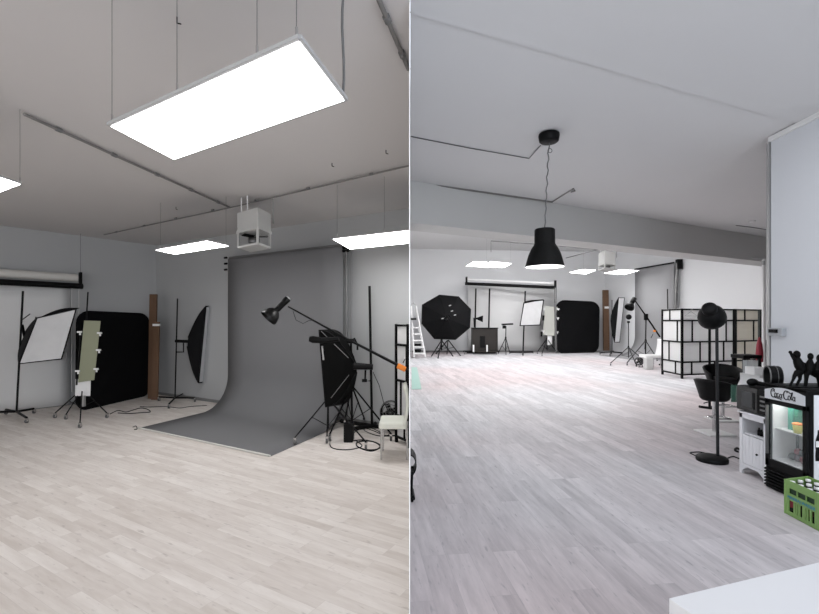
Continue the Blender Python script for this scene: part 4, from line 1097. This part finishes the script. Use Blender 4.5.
# items inside the fridge
def inside(name, label, cat, b, m): return tag(b.build(name, m, bevel=.002), label, cat)
yc = ya+.2
inside('drink_carton', 'green and turquoise carton on the upper shelf of the fridge', 'carton', B().box(xf+.12,xf+.17,ya+.265,ya+.315,.523,.71), M_tealglass)
inside('drink_carton', 'dark green carton on the upper shelf beside the turquoise one', 'carton', B().box(xf+.12,xf+.17,ya+.215,ya+.255,.523,.72), mat('deep_green', col(25,105,80), .4))
o = B().lathe(V((xf+.085,ya+.175,.523)), (0,0,1), [(.001,0),(.026,0),(.036,.07),(.001,.07)], 18).build('food_tub', M_yellow); tag(o, 'yellow tub with orange lid at the front of the fridge shelf', 'tub')
B().lathe(V((xf+.085,ya+.175,.593)), (0,0,1), [(.001,0),(.038,0),(.038,.012),(.001,.012)], 18).build('lid', M_orange, o)
for i, (dx, dy, dz_) in enumerate(((.17,.20,0),(.17,.255,0),(.17,.31,0),(.225,.225,0),(.225,.28,0),(.195,.235,.045),(.195,.285,.045))):
    o = B().ball(V((xf+dx,ya+dy+.012,.287+dz_)), .031, 12, (1,1,1)).build('snack_pouch', (M_red, mat('purple_dark', col(70,30,50), .5), mat('dark_grey_pack', col(50), .5))[i%3])
    tag(o, 'small dark red round pack heaped on the fridge floor', 'snack pack', 'dark red packs on the fridge floor')
for i in range(3):
    o = B().lathe(V((xf+.2,ya+.235+.03*i,.523)), (0,0,1), [(.001,0),(.012,0),(.013,.03),(.001,.035)], 10).build('small_jar', (M_red, M_black, M_alu)[i]); tag(o, ('tiny red jar','tiny black jar','tiny silver jar')[i]+' left of the cartons on the fridge shelf', 'jar')

# ---- crate ----
Lc = V((2.83,3.40,0)); Nc = V((2.82,3.10,0)); Rc = V((3.05,3.13,0)); Bc = V((3.06,3.46,0))
r = empty('bottle_crate', (Lc+Rc)/2, 'green plastic bottle crate full of bottles in front of the fridge', 'crate')
zc = .258
def side(a, b, name, holes):
    a, b = V(a), V(b); cen = (Lc+Nc+Rc+Bc)/4; u = (b-a).normalized(); n = V((-u.y,u.x,0)); n = n if n.dot(cen-a) > 0 else -n
    s = B(); L = (b-a).length
    def seg(t0, t1, z0, z1):
        p, q = a+u*L*t0, a+u*L*t1
        s.hexa([p+V((0,0,z0)), q+V((0,0,z0)), q+n*.008+V((0,0,z0)), p+n*.008+V((0,0,z0))], [p+V((0,0,z1)), q+V((0,0,z1)), q+n*.008+V((0,0,z1)), p+n*.008+V((0,0,z1))])
    if holes:
        seg(0,1,.205,zc); seg(0,.13,0,.205); seg(.87,1,0,.205); seg(.13,.87,.115,.165); seg(.13,.87,0,.03)
        for t in (.36,.62): seg(t,t+.02,.165,.205)
        for t in (.27,.34,.41,.53,.58,.65,.74): seg(t,t+.045,.03,.115)
    else: seg(0,1,0,zc)
    return s.build(name, M_green, r)
w1 = side(Lc, Nc, 'side_wall', True); side(Nc, Rc, 'side_wall', True); side(Rc, Bc, 'side_wall', True); side(Bc, Lc, 'side_wall', False)
B().slab([Lc,Nc,Rc,Bc], .0, .008).build('bottom', M_green, r)
for p in (Lc,Nc,Rc,Bc):
    c = p.lerp((Lc+Rc)/2,.02); B().tube([V((c.x,c.y,0)), V((c.x,c.y,zc))], .007, 8).build('corner_post', M_green, r)
u = (Nc-Lc).normalized(); n = V((-1,0,0))
B().obox(Lc.lerp(Nc,.5)+V((.012,0,.186)), u*.11, (.002,0,0), (0,0,.02)).build('dark_label', M_dgreen, r)
# blue printed word
def text(parent, s, size, origin, right, up, m, name='print', ext=.0006):
    cu = bpy.data.curves.new('t', 'FONT'); cu.body = s; cu.size = size; cu.extrude = ext; cu.align_x = 'CENTER'
    t = bpy.data.objects.new('t', cu); C.objects.link(t)
    bpy.context.view_layer.update(); dg = bpy.context.evaluated_depsgraph_get()
    me = bpy.data.meshes.new_from_object(t.evaluated_get(dg)); bpy.data.objects.remove(t)
    right, up = V(right).normalized(), V(up).normalized(); nn = right.cross(up)
    b = B(); b.add([V(origin)+right*v.co.x+up*v.co.y+nn*v.co.z for v in me.vertices], [tuple(p.vertices) for p in me.polygons])
    return b.build(name, m, parent)
text(w1, 'MINERALWASSER', .031, Lc.lerp(Nc,.5)+V((-.002,0,.128)), u, (0,0,1), M_blue, 'blue_print')
for i in range(3):
    for j in range(4):
        p = Lc+(Bc-Lc)*((i+.5)/3)+(Nc-Lc)*((j+.5)/4); p = V((p.x,p.y,.009))
        o = B().lathe(p, (0,0,1), [(.001,0),(.029,0),(.03,.01),(.03,.14),(.024,.165),(.013,.19),(.012,.225)], 14).build('bottle', M_bglass)
        tag(o, 'dark glass bottle with white cap standing in the green crate', 'bottle', 'bottles in the green crate')
        B().lathe(p+V((0,0,.222)), (0,0,1), [(.015,0),(.0165,.004),(.0165,.018),(.001,.02)], 12).build('cap', M_bottlew, o)
        if (i+j)%2 == 0: B().lathe(p, (0,0,1), [(.0305,.05),(.0305,.12)], 14).build('bottle_label', M_white if j%2 else M_red, o)

# ---- sculpture on the fridge ----
D = 3.72; zf = zt_ = .905
r = empty('figure_sculpture', V((3.42,3.72,.905)), 'black sculpture of linked leaning figures on top of the fridge', 'sculpture')
S = lambda x, y, dd=0: at(x, y, D+dd)
foot = lambda x, dd=0: V((at(x,0,D+dd).x, D+dd, .912))
M_s = mat('black_sculpture', col(4), .6, spec=.12)
f1 = B()
f1.ball(S(796.8,354.6), .030, 14, (.85,.9,1.15)).ball(S(790.3,352.2), .013, 10)
f1.tube([S(790.3,352.2), S(792.3,356), S(794.5,359.5), S(797,361.5)], [.010,.012,.014,.017], 8)
f1.tube([S(796.5,356.5), S(797.5,361), S(799.5,366), S(801.5,370.5)], [.016,.031,.035,.030], 10)
f1.tube([S(801.5,370.5), S(797,372.5), S(794.5,376), S(793,380), foot(789.8)], [.026,.022,.015,.010,.008], 8)
f1.tube([S(801.5,370.5,.04), S(799.5,375,.04), S(800,379,.04), foot(796.5,.04)], [.026,.018,.012,.009], 8)
f1.tube([S(799,361.5), S(804,364), S(809,365.5)], [.016,.013,.011], 8)
f1.build('figure', M_s, r)
f2 = B()
f2.ball(S(810.5,356.5), .024, 14, (.85,.9,1.25))
f2.tube([S(810.5,358.5), S(810,364), S(808.5,370)], [.011,.03,.036], 10)
f2.tube([S(808.5,370), S(806.5,375), S(806.2,379), foot(805.5)], [.034,.018,.014,.012], 8)
f2.tube([S(808.5,370,.06), S(812,372,.06), S(818,377,.06), foot(821,.06)], [.034,.03,.018,.012], 8)
f2.tube([S(810,363), S(804,366), S(801,369)], [.016,.012,.012], 8)
f2.tube([S(810,363), S(814,366.5), S(819,366)], [.016,.013,.012], 8)
f2.build('figure', M_s, r)
f3 = B()
f3.ball(S(819.8,358.5), .027, 14, (.85,.9,1.3))
f3.tube([S(819.5,360), S(818.5,366), S(816,371)], [.012,.032,.034], 10)
f3.tube([S(816,371,-.03), S(819,376,-.03), foot(820,-.03)], [.034,.02,.014], 8)
f3.tube([S(820,366), S(823,362), S(826,358)], [.016,.012,.01], 8)
f3.build('figure', M_s, r)
B().slab([(S(787,0).x,D-.05),(S(828,0).x,D-.05),(S(828,0).x,D+.09),(S(787,0).x,D+.09)], .905, .911).build('plinth', M_s, r)

# ---- white counter bottom right, folded-stool stand-in for a chair edge and teal mat by the partition ----
c0 = V((.654,1.137,0)); c1 = V((1.188,1.307,0)); u = (c1-c0).normalized(); n = V((u.y,-u.x,0))
r = empty('white_counter', c0+u*.6+n*.25, 'white counter corner jutting in at the bottom right', 'counter')
q = [c0, c0+u*1.3, c0+u*1.3+n*.5, c0+n*.5]
B().slab(q, .70, .75).build('counter_top', M_counter, r, bevel=.002)
q2 = [p.lerp(c0+u*.65+n*.25, .03) for p in q]
B().slab(q2, 0, .70).build('body', M_counter, r)
q = [fl(411.5,367.6), fl(417,367.6), fl(421.5,389.3), fl(411.8,389.5)]
o = B().slab(q, .001, .012).build('floor_mat', M_teal); tag(o, 'pale teal floor mat lying beside the partition', 'mat')
r = empty('chair_edge_standin', V((.03,3.65,0)), 'black stand-in for the edge of an office chair, by the partition at the edge of the planks', 'stool')
D = 3.68
B().grid(lambda a_,b_: V((.008+.042*math.sin(PI*min(1,max(0,b_)))**.6*1.0, D-.1+.2*a_, .215+.165*b_)), 6, 12).build('seat', M_leather, r, solid=.006)
for y in (-.07,.07): B().tube([V((.018,D+y,.24)), V((.012,D+y,.10)), V((.018,D+y,.0))], .010, 6).build('leg', M_black, r)
B().tube([V((.02,D-.1,.06)), V((.03,D-.1,.035)), V((.02,D+.1,.035))], .012, 6).build('crossbar', M_black, r)

# =====================================================================
# LIGHT, WORLD, CAMERA
# =====================================================================
def area(name, loc, rot, sx, sy, e, c=(1,1,1), vis=False):
    l = bpy.data.lights.new(name, 'AREA'); l.shape = 'RECTANGLE'; l.size = sx; l.size_y = sy; l.energy = e; l.color = c
    o = bpy.data.objects.new(name, l); C.objects.link(o); o.location = loc; o.rotation_euler = rot
    return o
DAY = [50, 50, 35, 150]
for i, (a, b) in enumerate(wins):
    area('window_daylight', ((a+b)/2, YR+.03, (wz0+wz1)/2), (PI/2, 0, 0), b-a-.2, wz1-wz0-.2, DAY[i], (1,.985,.97) if i < 3 else (.86,.92,1))
p = bpy.data.lights.new('bulb_light', 'POINT'); p.energy = 6; p.shadow_soft_size = .05; po_l = bpy.data.objects.new('bulb_light', p); C.objects.link(po_l); po_l.location = lc+V((0,0,.01))
# unseen area lights added above the beam line to brighten the far studio
for i, (x, y) in enumerate(((2.5,11.5),(6.0,13.0),(3,13.6),(5.5,17.0),(8.5,10.2))):
    area('added_ceiling_fill', (x, y, 4.5), (.35,0,0), 1.8, .6, (105,75,95,68,14)[i], (1,1,1))
sl = area('added_spot_fill', (5.2, 9.5, 3.55), (0,0,0), .8, .4, 60, (1,1,1)); sl.rotation_euler = (V((7.8,11.6,.8))-V((5.2,9.5,3.55))).to_track_quat('-Z','Y').to_euler()  # unseen light added behind the beam, aimed at the folding screen
sl = area('added_spot_fill', (3.6, 9.3, 3.5), (0,0,0), 1.4, .5, 110, (1,.99,.98)); sl.rotation_euler = (V((2.4,4.2,0))-V((3.6,9.3,3.5))).to_track_quat('-Z','Y').to_euler()  # also added behind the beam, lifts the middle floor and the near ceiling
sl = area('added_spot_fill', (8.0, 11.3, 3.6), (0,0,0), 1.0, .4, 80, (1,1,1)); sl.rotation_euler = (V((6.0,7.0,0))-V((8.0,11.3,3.6))).to_track_quat('-Z','Y').to_euler()  # added out of sight to brighten the right end of beam and ceiling
area('added_ceiling_fill', (2.2, 3.2, 3.38), (0,0,0), 1.2, .3, 25, (.95,.97,1))  # fill light added under the near ceiling, no fixture hangs there

w = bpy.data.worlds.new('world'); bpy.context.scene.world = w; w.use_nodes = True
w.node_tree.nodes['Background'].inputs['Color'].default_value = (.8,.88,1,1)
w.node_tree.nodes['Background'].inputs['Strength'].default_value = 1.0
cam = bpy.data.cameras.new('camera'); co = bpy.data.objects.new('camera', cam); C.objects.link(co)
co.location = (0, 0, EYE); co.rotation_euler = (PI/2, 0, 0)
cam.sensor_width = 36; cam.lens = 36*F/819; cam.shift_x = -.5/819; cam.shift_y = (HZ-307)/819; cam.clip_start = .05
sc = bpy.context.scene; sc.camera = co
sc.view_settings.view_transform = 'Standard'; sc.view_settings.look = 'None'; sc.view_settings.gamma = 1
sc.view_settings.use_curve_mapping = False; sc.view_settings.exposure = 0.0
